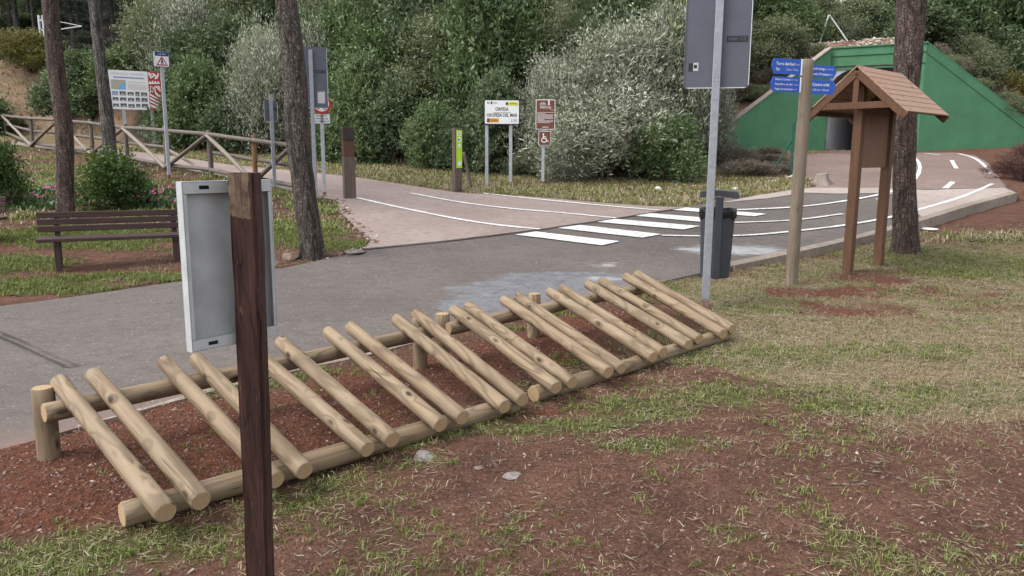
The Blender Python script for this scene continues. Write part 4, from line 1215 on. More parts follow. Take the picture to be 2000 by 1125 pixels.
# tall rectangular signs seen from behind
def back_sign(u, v, vtop_plate, vbot, wm, label, ang=0.0, sticker=True, paper=False, pole_top=None, smallst=True, group=None, sxp=.08):
    p = G(u, v); x, y = p[:2]
    hb = z_at(x, y, vbot) - p[2]; ht = hb + wm * 2.0 if vtop_plate is None else z_at(x, y, vtop_plate) - p[2]
    root = empty('road_sign', p, facing(x, y, ang), label, 'road sign', group)
    m = MB(); tube(m, ht - .06 if pole_top is None else pole_top, sxp, .05)
    for zz in (.62, 1.5):
        if zz < hb: m.box((0, 0, zz), (sxp + .006, .056, .012), 0)
    for zz in (hb - .12, hb + .06, hb + .1, ht - .2):
        for xx in (-.015, .015): m.cyl((xx, -.027, zz), (xx, -.022, zz), .005, None, 6, 2)
    m.build('pole', [M['galv'], M['galv_rust'], M['dark']], root)
    m = MB(); q = m.rrect(-wm / 2, hb, wm / 2, ht, .035)
    m.prism(q, .032, .045, 0, edgemat=1)
    # folded rim of the plate
    for (a, b, c, d) in ((-wm / 2 + .004, hb + .03, .007, ht - hb - .06), (wm / 2 - .004, hb + .03, .007, ht - hb - .06)):
        m.box((a, .0285, (b + ht - .03) / 2), (c, .007, d), 1 if a > 0 else 0)
    m.box((0, .0285, hb + .004), (wm - .07, .007, .007), 1)
    plate = m.build('sign_plate', [M['sign_back'], M['sign_edge']], root)
    zb = hb + (ht - hb) * .6 if sticker is True else z_at(x, y, sticker) - p[2]
    if sticker:
        m = MB(); xa, xb = wm * .13, wm * .455
        m.rect(xa, zb - .03, xb, zb + .03, .0305, 0)
        m.rect(xa + .015, zb + .004, xa + (xb - xa) * .55, zb + .012, .029, 1); m.rect(xa + .015, zb - .012, xa + (xb - xa) * .5, zb - .005, .029, 1)
        m.text('CE', xb - .045, zb, .052, .029, 1)
        m.build('label', [M['black'], M['sign_back']], plate)
    if smallst:
        m = MB(); m.rect(-wm * .43, hb + .17, -wm * .36, hb + .25, .0305, 0); m.rect(-wm * .36, hb + .175, -wm * .28, hb + .255, .0300, 1)
        m.rect(-wm * .35, hb + .2, -wm * .30, hb + .235, .0290, 0)
        m.build('sticker', [M['black'], M['paper']], plate)
    if paper:
        m = MB(); m.plate([(wm * .17, hb + .10), (wm * .40, hb + .10), (wm * .40, hb + .33), (wm * .34, hb + .34), (wm * .31, hb + .31), (wm * .28, hb + .34), (wm * .17, hb + .32)], .0305, 0)
        m.build('sticker', [M['paper']], plate)
    return root, p, hb, ht
rs, pP, hb_, ht_ = back_sign(1377, 603, None, 172, .645, 'grey back of a tall sign on a steel pole beside the litter bin', .05, sticker=76)
# correct the label height to where the photo shows it
back_sign(617, 397, 91, 211, .64, 'grey back of a tall sign half hidden behind the leaning pine trunk', -.05, paper=True, smallst=False)
back_sign(537, 374, 196, 238, .30, 'small grey back of a sign on a thin pole next to the fence end', .25, smallst=False, pole_top=2.2)

# ------------------------------------------------------------------ litter bin on the pole
bx, by = pP[0] + .155, pP[1] + .27
bz = z_at(bx, by, 541)
zr = z_at(bx, by, 408); zh = z_at(bx, by, 384)
root = empty('litter_bin', (bx, by, bz), facing(bx, by), 'dark grey plastic litter bin with flat hood hung behind the steel pole', 'litter bin')
m = MB(); hh = zr - bz
N = 26
prof = [(.118, 0), (.126, .012), (.133, hh * .3), (.1345, hh * .31), (.140, hh * .62), (.1415, hh * .63), (.152, hh * .98), (.157, hh)]
for k in range(len(prof) - 1): 
    V = []
    for r_, z_ in prof[k:k + 2]:
        for i in range(N): a = 2 * math.pi * i / N; V.append((r_ * 1.22 * math.cos(a), r_ * .9 * math.sin(a), z_))
    m.add(V, [(i, (i + 1) % N, N + (i + 1) % N, N + i) for i in range(N)], 0, True)
m.plate([(0, 0)] * 3, 0, 0)
m.add([(.118 * 1.22 * math.cos(2 * math.pi * i / N), .118 * .9 * math.sin(2 * math.pi * i / N), 0) for i in range(N)], [list(range(N))[::-1]], 0)
V = [(.145 * 1.22 * math.cos(2 * math.pi * i / N), .145 * .9 * math.sin(2 * math.pi * i / N), hh * .8) for i in range(N)]
m.add(V, [list(range(N))], 0)
m.build('body', [M['bin']], root)
m = MB(); m.box((.012, -.125, (zh - bz) / 2), (.085, .05, zh - bz), 0, bev=.012)
m.build('column', [M['bin']], root)
m = MB()
sec = [(-.19, -.005), (-.19, .052), (-.10, .068), (.0, .072), (.20, .055), (.215, -.005), (.19, -.015), (.0, .012), (-.16, -.005)]
m.prism([(a, zh - bz + b) for a, b in sec], -.16, .14, 0)
m.build('hood', [M['bin']], root)
# black bag folded over the rim
rng = random.Random(5); V = []
RN = 40; rows = [(.150, hh * .86), (.158, hh * .88), (.160, hh * .94), (.160, hh * .98), (.157, hh * 1.01), (.148, hh * 1.01), (.138, hh * .98), (.13, hh * .86)]
for k, (r_, z_) in enumerate(rows):
    for i in range(RN):
        a = 2 * math.pi * i / RN
        wv = .0035 * math.sin(11 * a + k * .9) + .003 * math.sin(19 * a + k) + rng.uniform(-.002, .002)
        V.append(((r_ + wv) * 1.21 * math.cos(a), (r_ + wv) * .92 * math.sin(a), z_ + (.016 * math.sin(5 * a) if k < 2 else .004 * math.sin(7 * a + k * .5)) + rng.uniform(-.003, .003)))
m = MB(); m.add(V, [(k * RN + i, k * RN + (i + 1) % RN, (k + 1) * RN + (i + 1) % RN, (k + 1) * RN + i) for k in range(len(rows) - 1) for i in range(RN)], 0, True)
o = m.build('bin_bag', [M['bag']], None, (bx, by, bz)); o.rotation_euler = (0, 0, facing(bx, by))
tag(o, 'black plastic bag folded over the rim of the litter bin', 'bin bag')

# ------------------------------------------------------------------ fingerpost
p = G(1546, 558); x, y = p[:2]; h = z_at(x, y, 116) - p[2]
root = empty('fingerpost', p, facing(x, y), 'round wooden fingerpost with four blue direction boards', 'fingerpost')
log_between('pole', (0, 0, -.25), (0, 0, h), .076, [M['pole_wood'], M['log_end']], root, seed=5, taper=.06, bev=.014)
k = y / FPX * 1.02
def zz(v): return z_at(x, y, v) - p[2]
def finger(left, v0, v1, rows, yoff, ang, wl, label):
    """a board pointing left or right; v0, v1 its rows in the photo where it meets the pole"""
    z0_, z1_ = zz(v1), zz(v0); hh = z1_ - z0_
    m = MB(); s_ = -1 if left else 1
    L = wl
    pts = [(0, 0), (L, 0), (L + .04, hh * .52), (L, hh), (0, hh)] if not left else [(0, 0), (0, hh), (-L, hh), (-L - .04, hh * .52), (-L, 0)]
    m.prism(pts, -.004, .004, 0, edgemat=0)
    for (s, xx, zz_, sz, al, b) in rows:
        m.text(s, xx * L * s_, zz_ * hh, sz * hh, -.0055, 1, b, None, None, al)
    o = m.build('finger_board', [M['blue'], M['white']], root)
    if left:
        m = MB(); m.box((.032, -.004, hh / 2), (.060, .03, hh * 1.02), 0)
        for j in range(5): m.cyl((.032, -.0205, hh * (.1 + .2 * j)), (.032, -.019, hh * (.1 + .2 * j)), .006, None, 8, 1)
        m.build('clamp', [M['white'], M['dark']], o)
    o.location = ((-.065 if left else .03), yoff, z0_); o.rotation_euler = (0, 0, ang)
    o['label'] = label
finger(True, 117, 147, [('Torre del Rei', -.93 * -1, .66, .27, 'l', True), ('2,250km / 30 min', .05, .66, .18, 'r', False), ('Far', .93, .3, .27, 'l', True), ('2,0km / 27min', .08, .3, .18, 'r', False)], -.045, R(42), .40, 'upper left blue board')
finger(True, 152, 181, [('Platja la Concha', .93, .82, .19, 'l', True), ('350 m / 5 min', .08, .82, .14, 'r', False), ('Platja Morro de Gos', .93, .5, .18, 'l', True), ('1,1km / 15min', .06, .5, .14, 'r', False),
              ('Platja Les Amplaries', .93, .18, .18, 'l', True), ('2,3km / 30', .08, .18, .14, 'r', False)], -.045, R(42), .40, 'lower left blue board')
finger(False, 126, 150, [('Nucli Antig', .1, .72, .28, 'l', True), ('1,30km / 18 min', .95, .7, .18, 'r', False), ('Castell d\'Orpesa', .05, .28, .28, 'l', True), ('1,50km / 20min', .95, .26, .17, 'r', False)], .05, R(38), .37, 'upper right blue board')
finger(False, 157, 184, [('Centre urbà', .5, .68, .30, 'c', True), ('1,30 km / 18 min', .5, .3, .22, 'c', False)], -.055, R(36), .36, 'lower right blue board')

# ------------------------------------------------------------------ kiosk (roofed notice board)
A = at_y(1662, 400, 9.7); g0 = G(1655, 533); g1 = G(1723, 517)
phi = math.atan2(g1[1] - g0[1], g1[0] - g0[0]); Lp = .98
zb0 = float(ground(g0[0], g0[1]))
# local x runs along the ridge (front gable at x<0), local y to the left of it
root = empty('notice_kiosk', (g0[0], g0[1], zb0), phi, 'brown wooden notice kiosk with pitched plank roof beside the right pine', 'notice kiosk')
def kz(v): return z_at(g0[0], g0[1], v) - zb0
zap = kz(133); zev = kz(219); 
for xx in (0, Lp):
    zg = float(ground(g0[0] + math.cos(phi) * xx, g0[1] + math.sin(phi) * xx)) - zb0
    m = MB(); m.box((0, 0, (zap - .16 + zg - .2) / 2), (.115, .115, zap - .16 - zg + .2), 0, bev=.006)
    m.build('post', [M['kiosk']], root, (xx, 0, 0))
zp0, zp1 = kz(328), kz(213)
m = MB(); nb = 3; ww = (Lp - .115) / nb
for i in range(nb): m.box((.0575 + ww * (i + .5), -.0 , (zp0 + zp1) / 2), (ww - .003, .035, zp1 - zp0), 0, bev=.003)
m.build('notice_panel', [M['kiosk_panel']], root)
hw = .63; rise = zap - zev; xf, xr = -.20, Lp + .24
sl = math.atan2(rise, hw); Ls = math.hypot(rise, hw) 
for sgn in (-1, 1):
    m = MB(); nbo = 8; wb = (Ls + .05) / nbo
    for i in range(nbo):
        t0 = -.01 + wb * i; t1 = t0 + wb * 1.12
        a = (t0 + t1) / 2
        Mx = Matrix.Translation((0, sgn * math.cos(sl) * a, zap - math.sin(sl) * a + .012)) @ Matrix.Rotation(-sgn * (sl - .045), 4, 'X')
        j = random.uniform(-.006, .006)
        m.box(((xf + xr) / 2 + j, 0, 0), (xr - xf, t1 - t0, .018), 0, Mx, bev=.003)
    o = m.build('roof_slope', [M['kiosk_roof']], root)
# gable frames: rafters, tie beam, king post
for k_, xx in enumerate((xf + .03, xr - .03)):
    m = MB()
    for sgn in (-1, 1):
        Mx = Matrix.Translation((xx, sgn * math.cos(sl) * Ls / 2, zap - math.sin(sl) * Ls / 2 - .062)) @ Matrix.Rotation(-sgn * sl, 4, 'X')
        m.box((0, sgn * .012, 0), (.046, Ls + .03, .10), 0, Mx, bev=.004)
    m.box((xx + .002, 0, zev + .075), (.04, 2 * hw * .80, .085), 0, bev=.004)
    m.box((xx + .006, 0, (zev + .1 + zap - .12) / 2), (.03, .07, zap - zev - .22), 0)
    m.build('gable_frame', [M['kiosk']], root)
m = MB(); m.box(((xf + xr) / 2, 0, zap - .11), (xr - xf - .08, .07, .10), 0)
m.box((Lp / 2, 0, zev + .02), (Lp + .1, .05, .09), 0)
for sgn in (-1, 1): m.box(((xf + xr) / 2, sgn * (hw - .03), zev + .0), (xr - xf - .02, .05, .05), 0)
m.build('beam', [M['kiosk']], root)

# ------------------------------------------------------------------ pines (trunks rise out of the picture)
def trunk(px, y, widths, label, mat, seed, name='pine_tree', group='pine trees by the road', top=8.5, base_z=None, knots=()):
    pts = [at_y(u, v, y) for u, v in px]
    wid = [w * y / FPX / 2 for w in widths]
    p0 = pts[-1]; root = empty(name, p0, 0, label, 'tree', group)
    pts = pts[::-1]; wid = wid[::-1]
    # continue to the top
    d = (np.array(pts[-1]) - np.array(pts[-3])); d = d / max(d[2], .1)
    while pts[-1][2] < top: pts.append(np.array(pts[-1]) + d * .8 * np.array([.9, 1, 1])); wid.append(wid[-1] * .97)
    pts = [np.array(pts[0]) - np.array([0, 0, .35])] + pts; wid = [wid[0] * 1.18] + wid
    P = np.array(pts); zs = P[:, 2]; rng = np.random.default_rng(seed); ph = rng.uniform(0, 6.28, 8)
    n = 40; Z = np.arange(zs[0], zs[-1], .035)
    # smooth centre line
    cx_ = np.interp(Z, zs, P[:, 0]); cy_ = np.interp(Z, zs, P[:, 1]); rr = np.interp(Z, zs, wid)
    ker = np.ones(9) / 9
    def sm(a): return np.convolve(np.pad(a, 4, 'edge'), ker, 'valid')
    for _ in range(3): cx_, cy_, rr = sm(cx_), sm(cy_), sm(rr)
    a = np.linspace(0, 2 * math.pi, n, endpoint=False)
    AA, ZZ_ = np.meshgrid(a, Z)
    flare = np.exp(-np.maximum(0, ZZ_ - p0[2]) / .22)
    q = rr[:, None] * (1 + .05 * np.sin(2 * AA + ph[0] + ZZ_ * .6) + .035 * np.sin(3 * AA + ph[1] - ZZ_) + flare * (.10 + .13 * np.sin(5 * AA + ph[2])))
    bn = fbm(AA * rr.mean() / .045 * .5 + 50, ZZ_ / .11 * .5, 1.0, seed, 3)
    ridge = vnoise(AA * 6.5 + .8 * np.sin(ZZ_ * 6), ZZ_ * 3.2, 1.0, seed + 2)
    q = q * (1 + .10 * (bn - .5) + .05 * (np.abs(ridge - .5) * 2 - .5))
    q = q + 0
    V = np.stack([cx_[:, None] + q * np.cos(AA) - p0[0], cy_[:, None] + q * np.sin(AA) - p0[1], ZZ_ - p0[2]], -1).reshape(-1, 3)
    m_ = len(Z); i = np.arange(m_ - 1)[:, None] * n + np.arange(n)[None]; j = np.arange(m_ - 1)[:, None] * n + (np.arange(n)[None] + 1) % n
    Fc = np.stack([i, j, j + n, i + n], -1).reshape(-1, 4)
    link('trunk', mesh_np('trunk', V, Fc, 4, [mat], smooth=True), root)
    top_p = (cx_[-1] - p0[0], cy_[-1] - p0[1], Z[-1] - p0[2])
    m = MB(); rg = random.Random(seed)
    for kz_, az, ln in knots:
        i_ = int(np.argmin(np.abs(Z - kz_))); c_ = Vector((cx_[i_] - p0[0], cy_[i_] - p0[1], Z[i_] - p0[2])); dd = Vector((math.cos(az), math.sin(az), .35)).normalized()
        m.cyl(c_, c_ + dd * (rr[i_] + ln), .035, .02, 8)
    if knots: m.build('branch_stub', [mat], root)
    # crown high above the picture
    c = link('crown', PROTO['pine', seed % 3], root, loc=(top_p[0], top_p[1], top_p[2] - .6)); c.scale = (2.2, 2.2, 1.5)
    return root
trunk([(538 + 20, 0), (567, 60), (573, 110), (578, 170), (581, 240), (584, 290), (592, 350), (599, 410), (606, 460), (610, 503)], float(G(610, 503)[1]),
      [41, 42, 44, 46, 49, 47, 46, 46, 47, 50], 'thick leaning pine in front of the half hidden grey sign', M['bark'], 1)
trunk([(98, 0), (103, 60), (107, 110), (113, 160), (119, 210), (125, 255), (127, 300), (126, 350), (127, 424)], float(G(127, 424)[1]),
      [30, 30, 31, 31, 31, 33, 32, 31, 32], 'curved dark pine at the left behind the bench', M['bark_red'], 2)
trunk([(183, 0), (188, 50), (194, 100), (200, 150), (206, 200), (211, 250), (214, 300), (215, 350), (215, 388)], float(G(215, 388)[1]),
      [20, 20, 21, 22, 23, 24, 24, 24, 25], 'slim pale barked pine rising behind the round green bush', M['bark_grey'], 3)
trunk([(1781, 0), (1778, 60), (1774, 110), (1770, 170), (1767, 230), (1766, 300), (1766, 370), (1767, 430), (1769, 494)], float(G(1768, 494)[1]),
      [50, 49, 48, 46, 43, 41, 43, 46, 52], 'thick straight pine behind the brown notice kiosk', M['bark_red'], 4)

# ------------------------------------------------------------------ bench
def bench(p0, p1, label, Lseat=1.85):
    """p0, p1 feet of the two leg frames on the ground (left, right)"""
    d = np.array(p1[:2]) - np.array(p0[:2]); ang = math.atan2(d[1], d[0]); L = np.linalg.norm(d)
    c = (np.array(p0) + np.array(p1)) / 2
    root = empty('park_bench', (c[0], c[1], c[2]), ang, label, 'bench', 'park benches')
    for sx in (-L / 2, L / 2):
        m = MB()
        m.box((sx, -.28, .13), (.07, .07, .39), 0, bev=.006); m.box((sx, -.05, .13), (.07, .07, .39), 0, bev=.006)
        m.box((sx, -.17, .32), (.06, .38, .05), 0, bev=.006)
        Mx = Matrix.Translation((sx, .0, .27)) @ Matrix.Rotation(R(-12), 4, 'X')
        m.box((0, 0, .21), (.065, .045, .44), 0, Mx, bev=.006)
        m.build('leg', [M['bench']], root)
    # slats run along X: give them a mesh whose local Z is the length so the grain follows
    def slats(name, rows):
        mm = MB()
        for (yy, zz_, ww, tt, tilt) in rows:
            Mx = Matrix.Translation((yy, 0, 0))
            mm.add([], [])
            bm_ = MB(); bm_.box((0, 0, 0), (tt, ww, Lseat), 0, bev=.008)
            T_ = Matrix.Translation((-zz_, yy, 0)) @ Matrix.Rotation(tilt, 4, 'Z')
            mm.add(bm_.v, bm_.f, 0, False, T_)
        o = mm.build(name, [M['bench']], root); o.rotation_euler = (0, R(90), 0); return o
    slats('seat', [(-.34 + .135 * i, .365, .122, .045, 0) for i in range(3)])
    slats('backrest', [(-.030 + .020 * i, .485 + .088 * i, .030, .077, 0) for i in range(3)])
    return root
bench(G(118, 522), G(344, 503), 'long dark brown slatted bench on the grass beside the aluminium tray')
b0 = G(-190, 475); b1 = G(12, 468)
d = (np.array(b1) - np.array(b0)); d = d / np.linalg.norm(d[:2]) * 1.4
bench(np.array(b1) - d - d * .12, np.array(b1) - d * .12, 'dark bench cut off at the left edge, only its seat end showing')
# ------------------------------------------------------------------ rustic fence along the path
FP = [(-48, 257, 218), (12, 266, 221), (65, 289, 225), (122, 297, 228), (182, 306, 233), (250, 319, 242), (327, 334, 246), (413, 345, 254), (500, 363, 264), (577, 378, 274)]
fb = [GT(u, v) for u, v, _ in FP]
root = empty('rustic_fence', fb[5], 0, 'weathered round pole fence with diagonal braces along the path', 'fence')
O = Vector([float(c) for c in fb[5]])
tops = []
for i, ((u, v, vt), p) in enumerate(zip(FP, fb)):
    h = z_at(p[0], p[1], vt)
    new = i == 8
    o = log_between('post', (p[0], p[1], p[2] - .3), (p[0], p[1], h), .065 if not new else .06, [M['log_orange'] if new else M['fence'], M['fence_light']], root, seed=i, org=O)
    if new: o['label'] = 'newer orange brown post'
    tops.append(np.array([p[0], p[1], h]))
fbz = [np.array(p) for p in fb]
off = np.array([0, -.10, 0])
for i in range(len(FP) - 1):
    a, b = tops[i], tops[i + 1]; ga, gb = fbz[i], fbz[i + 1]
    ha, hb2 = a[2] - ga[2], b[2] - gb[2]
    Z = lambda g, hgt: g + np.array([0, 0, hgt])
    log_between('rail', Z(ga, ha - .12) + off, Z(gb, hb2 - .12) + off, .055, [M['fence'], M['fence_light']], root, seed=i + 20, org=O)
    if i not in (6,): log_between('rail', Z(ga, ha * .52) - off, Z(gb, hb2 * .52) - off, .05, [M['fence'], M['fence_light']], root, seed=i + 30, org=O)
    log_between('rail', Z(ga, .18) + off * .2, Z(gb, .18) + off * .2, .055, [M['fence'], M['fence_light']], root, seed=i + 40, org=O)
    up_left = i % 2 == 1
    if up_left: q0, q1 = Z(ga, ha - .14), Z(gb, .10)
    else: q0, q1 = Z(ga, .10), Z(gb, hb2 - .14)
    log_between('brace', q0 + off * 1.4, q1 + off * 1.4, .055, [M['fence_light'] if up_left else M['fence'], M['fence_light']], root, seed=i + 50, org=O)
a, b = fbz[6], fbz[7]
log_between('brace', a + np.array([0, .1, .62]), b + np.array([-.1, .1, .08]), .04, [M['fence_light'], M['fence_light']], root, seed=77, org=O)

# ------------------------------------------------------------------ signs
def post_sign(name, u, v, label, cat='sign', group=None, ang=0.0, fn=G):
    p = fn(u, v); x, y = p[:2]
    root = empty(name, p, facing(x, y, ang), label, cat, group)
    return root, p, (lambda vv: z_at(x, y, vv) - p[2]), y / FPX * 1.0
# pedestrian warning sign
root, p, zf, k = post_sign('warning_sign', 331, 349, 'small square pedestrian warning sign on a tall steel pole in front of the fence', ang=.22)
m = MB(); tube(m, zf(128), .085, .05); m.build('pole', [M['galv_far'], M['galv_rust']], root)
m = MB(); z1, z0 = zf(101), zf(131); w = .345; c = (z0 + z1) / 2
m.box((0, .0, c), (w, .10, z1 - z0), 0, bev=.006)
y_ = -.0525
m.rect(-w / 2 + .01, z0 + .012, w / 2 - .01, z1 - .115, y_, 1); m.rect(-w / 2 + .01, z1 - .112, w / 2 - .01, z1 - .01, y_, 2)
m.text('1,5 km', 0, z1 - .06, .07, y_ - .003, 1)
tz = z0 + .035; th = .235
m.plate([(-.14, tz), (.14, tz), (0, tz + th)], y_ - .004, 3); m.plate([(-.098, tz + .026), (.098, tz + .026), (0, tz + th - .055)], y_ - .008, 1)
zc = tz + .03
m.disc(0, zc + .118, .016, y_ - .012, 4); m.bar(0, zc + .1, 0, zc + .055, .03, y_ - .012, 4); m.bar(0, zc + .06, -.028, zc, .014, y_ - .012, 4); m.bar(0, zc + .06, .028, zc, .014, y_ - .012, 4)
m.bar(0, zc + .092, -.032, zc + .052, .011, y_ - .012, 4); m.bar(0, zc + .092, .032, zc + .058, .011, y_ - .012, 4)
m.build('sign_plate', [M['galv'], M['white'], M['navy'], M['red'], M['black']], root)

# information board with photographs and a red striped side panel
root, p, zf, k = post_sign('information_board', 297, 296, 'large white information board with map and photos and red emblem side panel', ang=.10)
W = 86 * k * 1.03; zb, zt = zf(215), zf(140); H = zt - zb
xc = (276 - 297) * k
m = MB()
for xx in (xc - W * .25, xc + W * .30): m.box((xx, .05, zt / 2 - .2), (.10, .06, zt + .2), 0)
m.build('post', [M['galv_far']], root)
m = MB(); X = lambda f: xc - W / 2 + W * f; Zr = lambda f: zb + H * f
m.box((xc, 0, zb + H / 2), (W, .03, H), 0)
y_ = -.018
m.text('GENERALITAT VALENCIANA', X(.38), Zr(.91), .085 * H, y_, 1, False, W * .64)
m.rect(X(.09), Zr(.80), X(.68), Zr(.835), y_, 2)
m.rect(X(.04), Zr(.51), X(.32), Zr(.755), y_, 3); m.plate([(X(.16), Zr(.51)), (X(.32), Zr(.51)), (X(.32), Zr(.70)), (X(.26), Zr(.62)), (X(.20), Zr(.575))], y_ - .003, 4)
m.rect(X(.36), Zr(.70), X(.70), Zr(.715), y_, 5)
for i in range(5): m.rect(X(.36), Zr(.52 + .03 * i), X(.72), Zr(.535 + .03 * i), y_, 6)
rg = random.Random(3)
for r_ in range(3):
    zz0 = .35 - .155 * r_
    xs = [.05, .19, .34, .49, .60]; ws = [.11, .12, .12, .08, .12]
    for i in range(5):
        m.rect(X(xs[i]), Zr(zz0 + rg.uniform(0, .02)), X(xs[i] + ws[i]), Zr(zz0 + .11 + rg.uniform(-.01, .01)), y_, 2 if (r_ == 0 and i == 0) else 7)
        m.plate([(X(xs[i] + .01), Zr(zz0 + .02)), (X(xs[i] + ws[i] - .01), Zr(zz0 + .02)), (X(xs[i] + ws[i] * .5), Zr(zz0 + .07))], y_ - .003, 5)
m.rect(X(.755), Zr(.0), X(1.0), Zr(1.0), y_, 8)
y2 = y_ - .004
sx0, sx1 = .765, .99
def st(pts): m.plate([(X(sx0 + (sx1 - sx0) * a), Zr(b)) for a, b in pts], y2, 0)
for i in range(4):
    o_ = .09 * i
    st([(0, .12 + o_), (0, .17 + o_), (1, -.0 + o_ * .95 + .0 + .02), (1, .02 + o_ * .95 - .03)] if i > 0 else [(.0, .10), (.0, .16), (1, .03), (.8, .01)])
st([(.0, .43), (.45, .58), (.5, .40), (.95, .34), (1, .38), (.6, .47), (.5, .62), (0, .47)])
st([(.08, .50), (.34, .46), (.36, .60), (.1, .64)])
m.plate([(X(sx0 + (sx1 - sx0) * a), Zr(b)) for a, b in [(.14, .51), (.31, .485), (.32, .59), (.15, .62)]], y2 - .004, 8)
for i in range(3): m.bar(X(.88 + .03 * i), Zr(.64), X(.99), Zr(.50 + .05 * i), .035, y2, 0)
st([(0, .68), (0, .72), (.15, .77), (.2, .71), (.35, .78), (.45, .72), (.6, .78), (.7, .72), (.85, .78), (.9, .72), (1, .74), (1, .70)])
m.disc(X(.86), Zr(.88), .12, y2, 0, 18, .075, -60, 200); m.bar(X(.80), Zr(.84), X(.90), Zr(.92), .05, y2, 0); m.bar(X(.93), Zr(.83), X(.97), Zr(.97), .05, y2, 0); m.rect(X(.77), Zr(.9), X(.8), Zr(.99), y2, 0)
for fx in (0, 1): pass
m.build('sign_panel', [M['white'], M['print_grey'], M['print_blue'], M['map_land'], M['sea'], M['print_grey'], M['print_pink'], M['photo_dark'], M['crest_red']], root)

# no vehicles sign with supplementary plate
root, p, zf, k = post_sign('road_sign', 634, 384, 'round red ringed no vehicles sign with white text plate, behind the tall grey sign', 'road sign')
m = MB(); tube(m, zf(190), .08, .045); m.build('pole', [M['galv_far'], M['galv_rust']], root)
m = MB(); zc = zf(203); r_ = 19 * k
m.cyl((0, -.026, zc), (0, -.016, zc), r_, None, 32, 1)
m.disc(0, zc, r_ * .99, -.028, 1, 36, r_ * .74); m.disc(0, zc, r_ * .74, -.0275, 0, 36)
for sx in (-.5, .12): m.disc((sx + .18) * r_, zc - .38 * r_, r_ * .17, -.031, 2, 16, r_ * .09)
m.bar(-.34 * r_, zc - .30 * r_, .30 * r_, zc - .30 * r_, r_ * .12, -.031, 2); m.bar(-.2 * r_, zc - .2 * r_, .1 * r_, zc - .2 * r_, r_ * .2, -.031, 2)
m.box((0, 0, zc + .28 * r_), (r_ * .8, .004, r_ * .16), 2, Matrix.Translation((0, -.031, 0)))
m.build('sign_disc', [M['white'], M['red'], M['black']], root)
m = MB(); z1, z0 = zf(222.5), zf(241.5); xo = (629.5 - 630) * k; w = 32 * k
m.prism(m.rrect(xo - w / 2, z0, xo + w / 2, z1, .03), -.02, -.008, 2)
m.prism(m.rrect(xo - w / 2 + .012, z0 + .012, xo + w / 2 - .012, z1 - .012, .025), -.0225, -.0205, 0)
hh = z1 - z0
for s, f in (('EXCEPTO', .78), ('VEHICULOS', .5), ('AUTORIZADOS', .22)): m.text(s, xo, z0 + f * hh, hh * .25, -.025, 1, True, w * (.62 if s == 'EXCEPTO' else .76 if s == 'VEHICULOS' else .86))
m.build('text_plate', [M['white'], M['black'], M['galv_far']], root)

# town name sign
root, p, zf, k = post_sign('town_sign', 972, 362, 'white town name sign on two steel posts in front of the shrubs')
k *= 1.0; z0, z1 = zf(243.5), zf(194.5); W = 68 * k; hh = z1 - z0; xc = (975 - 972) * k + .06
m = MB()
for u_ in (948.5, 994.5): m.box(((u_ - 972) * k + .03, .045, z1 / 2 - .15), (6.3 * k, .05, z1 + .25), 0, bev=.005)
m.build('post', [M['galv_far']], root)
m = MB(); m.prism(m.rrect(xc - W / 2, z0, xc + W / 2, z1, .04), -.02, .015, 1)
m.prism(m.rrect(xc - W / 2 + .02, z0 + .02, xc + W / 2 - .02, z1 - .02, .03), -.024, -.0205, 0)
y_ = -.027
m.text('ORPESA', xc, z0 + hh * .615, hh * .19, y_, 1, True, W * .37); m.rect(xc - W * .25, z0 + hh * .475, xc + W * .25, z0 + hh * .487, y_, 1)
m.text('OROPESA DEL MAR', xc, z0 + hh * .375, hh * .19, y_, 1, True, W * .86)
m.text('EU', xc - W * .37, z0 + hh * .87, hh * .11, y_, 1, True); m.rect(xc - W * .31, z0 + hh * .82, xc - W * .27, z0 + hh * .92, y_, 1); m.rect(xc - W * .26, z0 + hh * .84, xc - W * .13, z0 + hh * .90, y_, 4)
m.rect(xc + W * .13, z0 + hh * .77, xc + W * .46, z0 + hh * .91, y_, 2); m.rect(xc + W * .11, z0 + hh * .79, xc + W * .17, z0 + hh * .89, y_ - .003, 1); m.text('FUTUR', xc + W * .32, z0 + hh * .84, hh * .07, y_ - .003, 1, True, W * .18)
m.rect(xc - W * .42, z0 + hh * .09, xc - W * .09, z0 + hh * .25, y_, 3); m.rect(xc - W * .42, z0 + hh * .09, xc - W * .345, z0 + hh * .25, y_ - .003, 5); m.text('ESPAÑA', xc - W * .21, z0 + hh * .17, hh * .07, y_ - .003, 5, True, W * .18)
m.rect(xc + W * .265, z0 + hh * .09, xc + W * .272, z0 + hh * .25, y_, 1)
for i in range(3): m.rect(xc + W * .30, z0 + hh * (.10 + .055 * i), xc + W * .43, z0 + hh * (.125 + .055 * i), y_, 4)
m.build('sign_plate', [M['white'], M['black'], M['yellow'], M['orange'], M['print_grey'], M['brown_sign']], root)

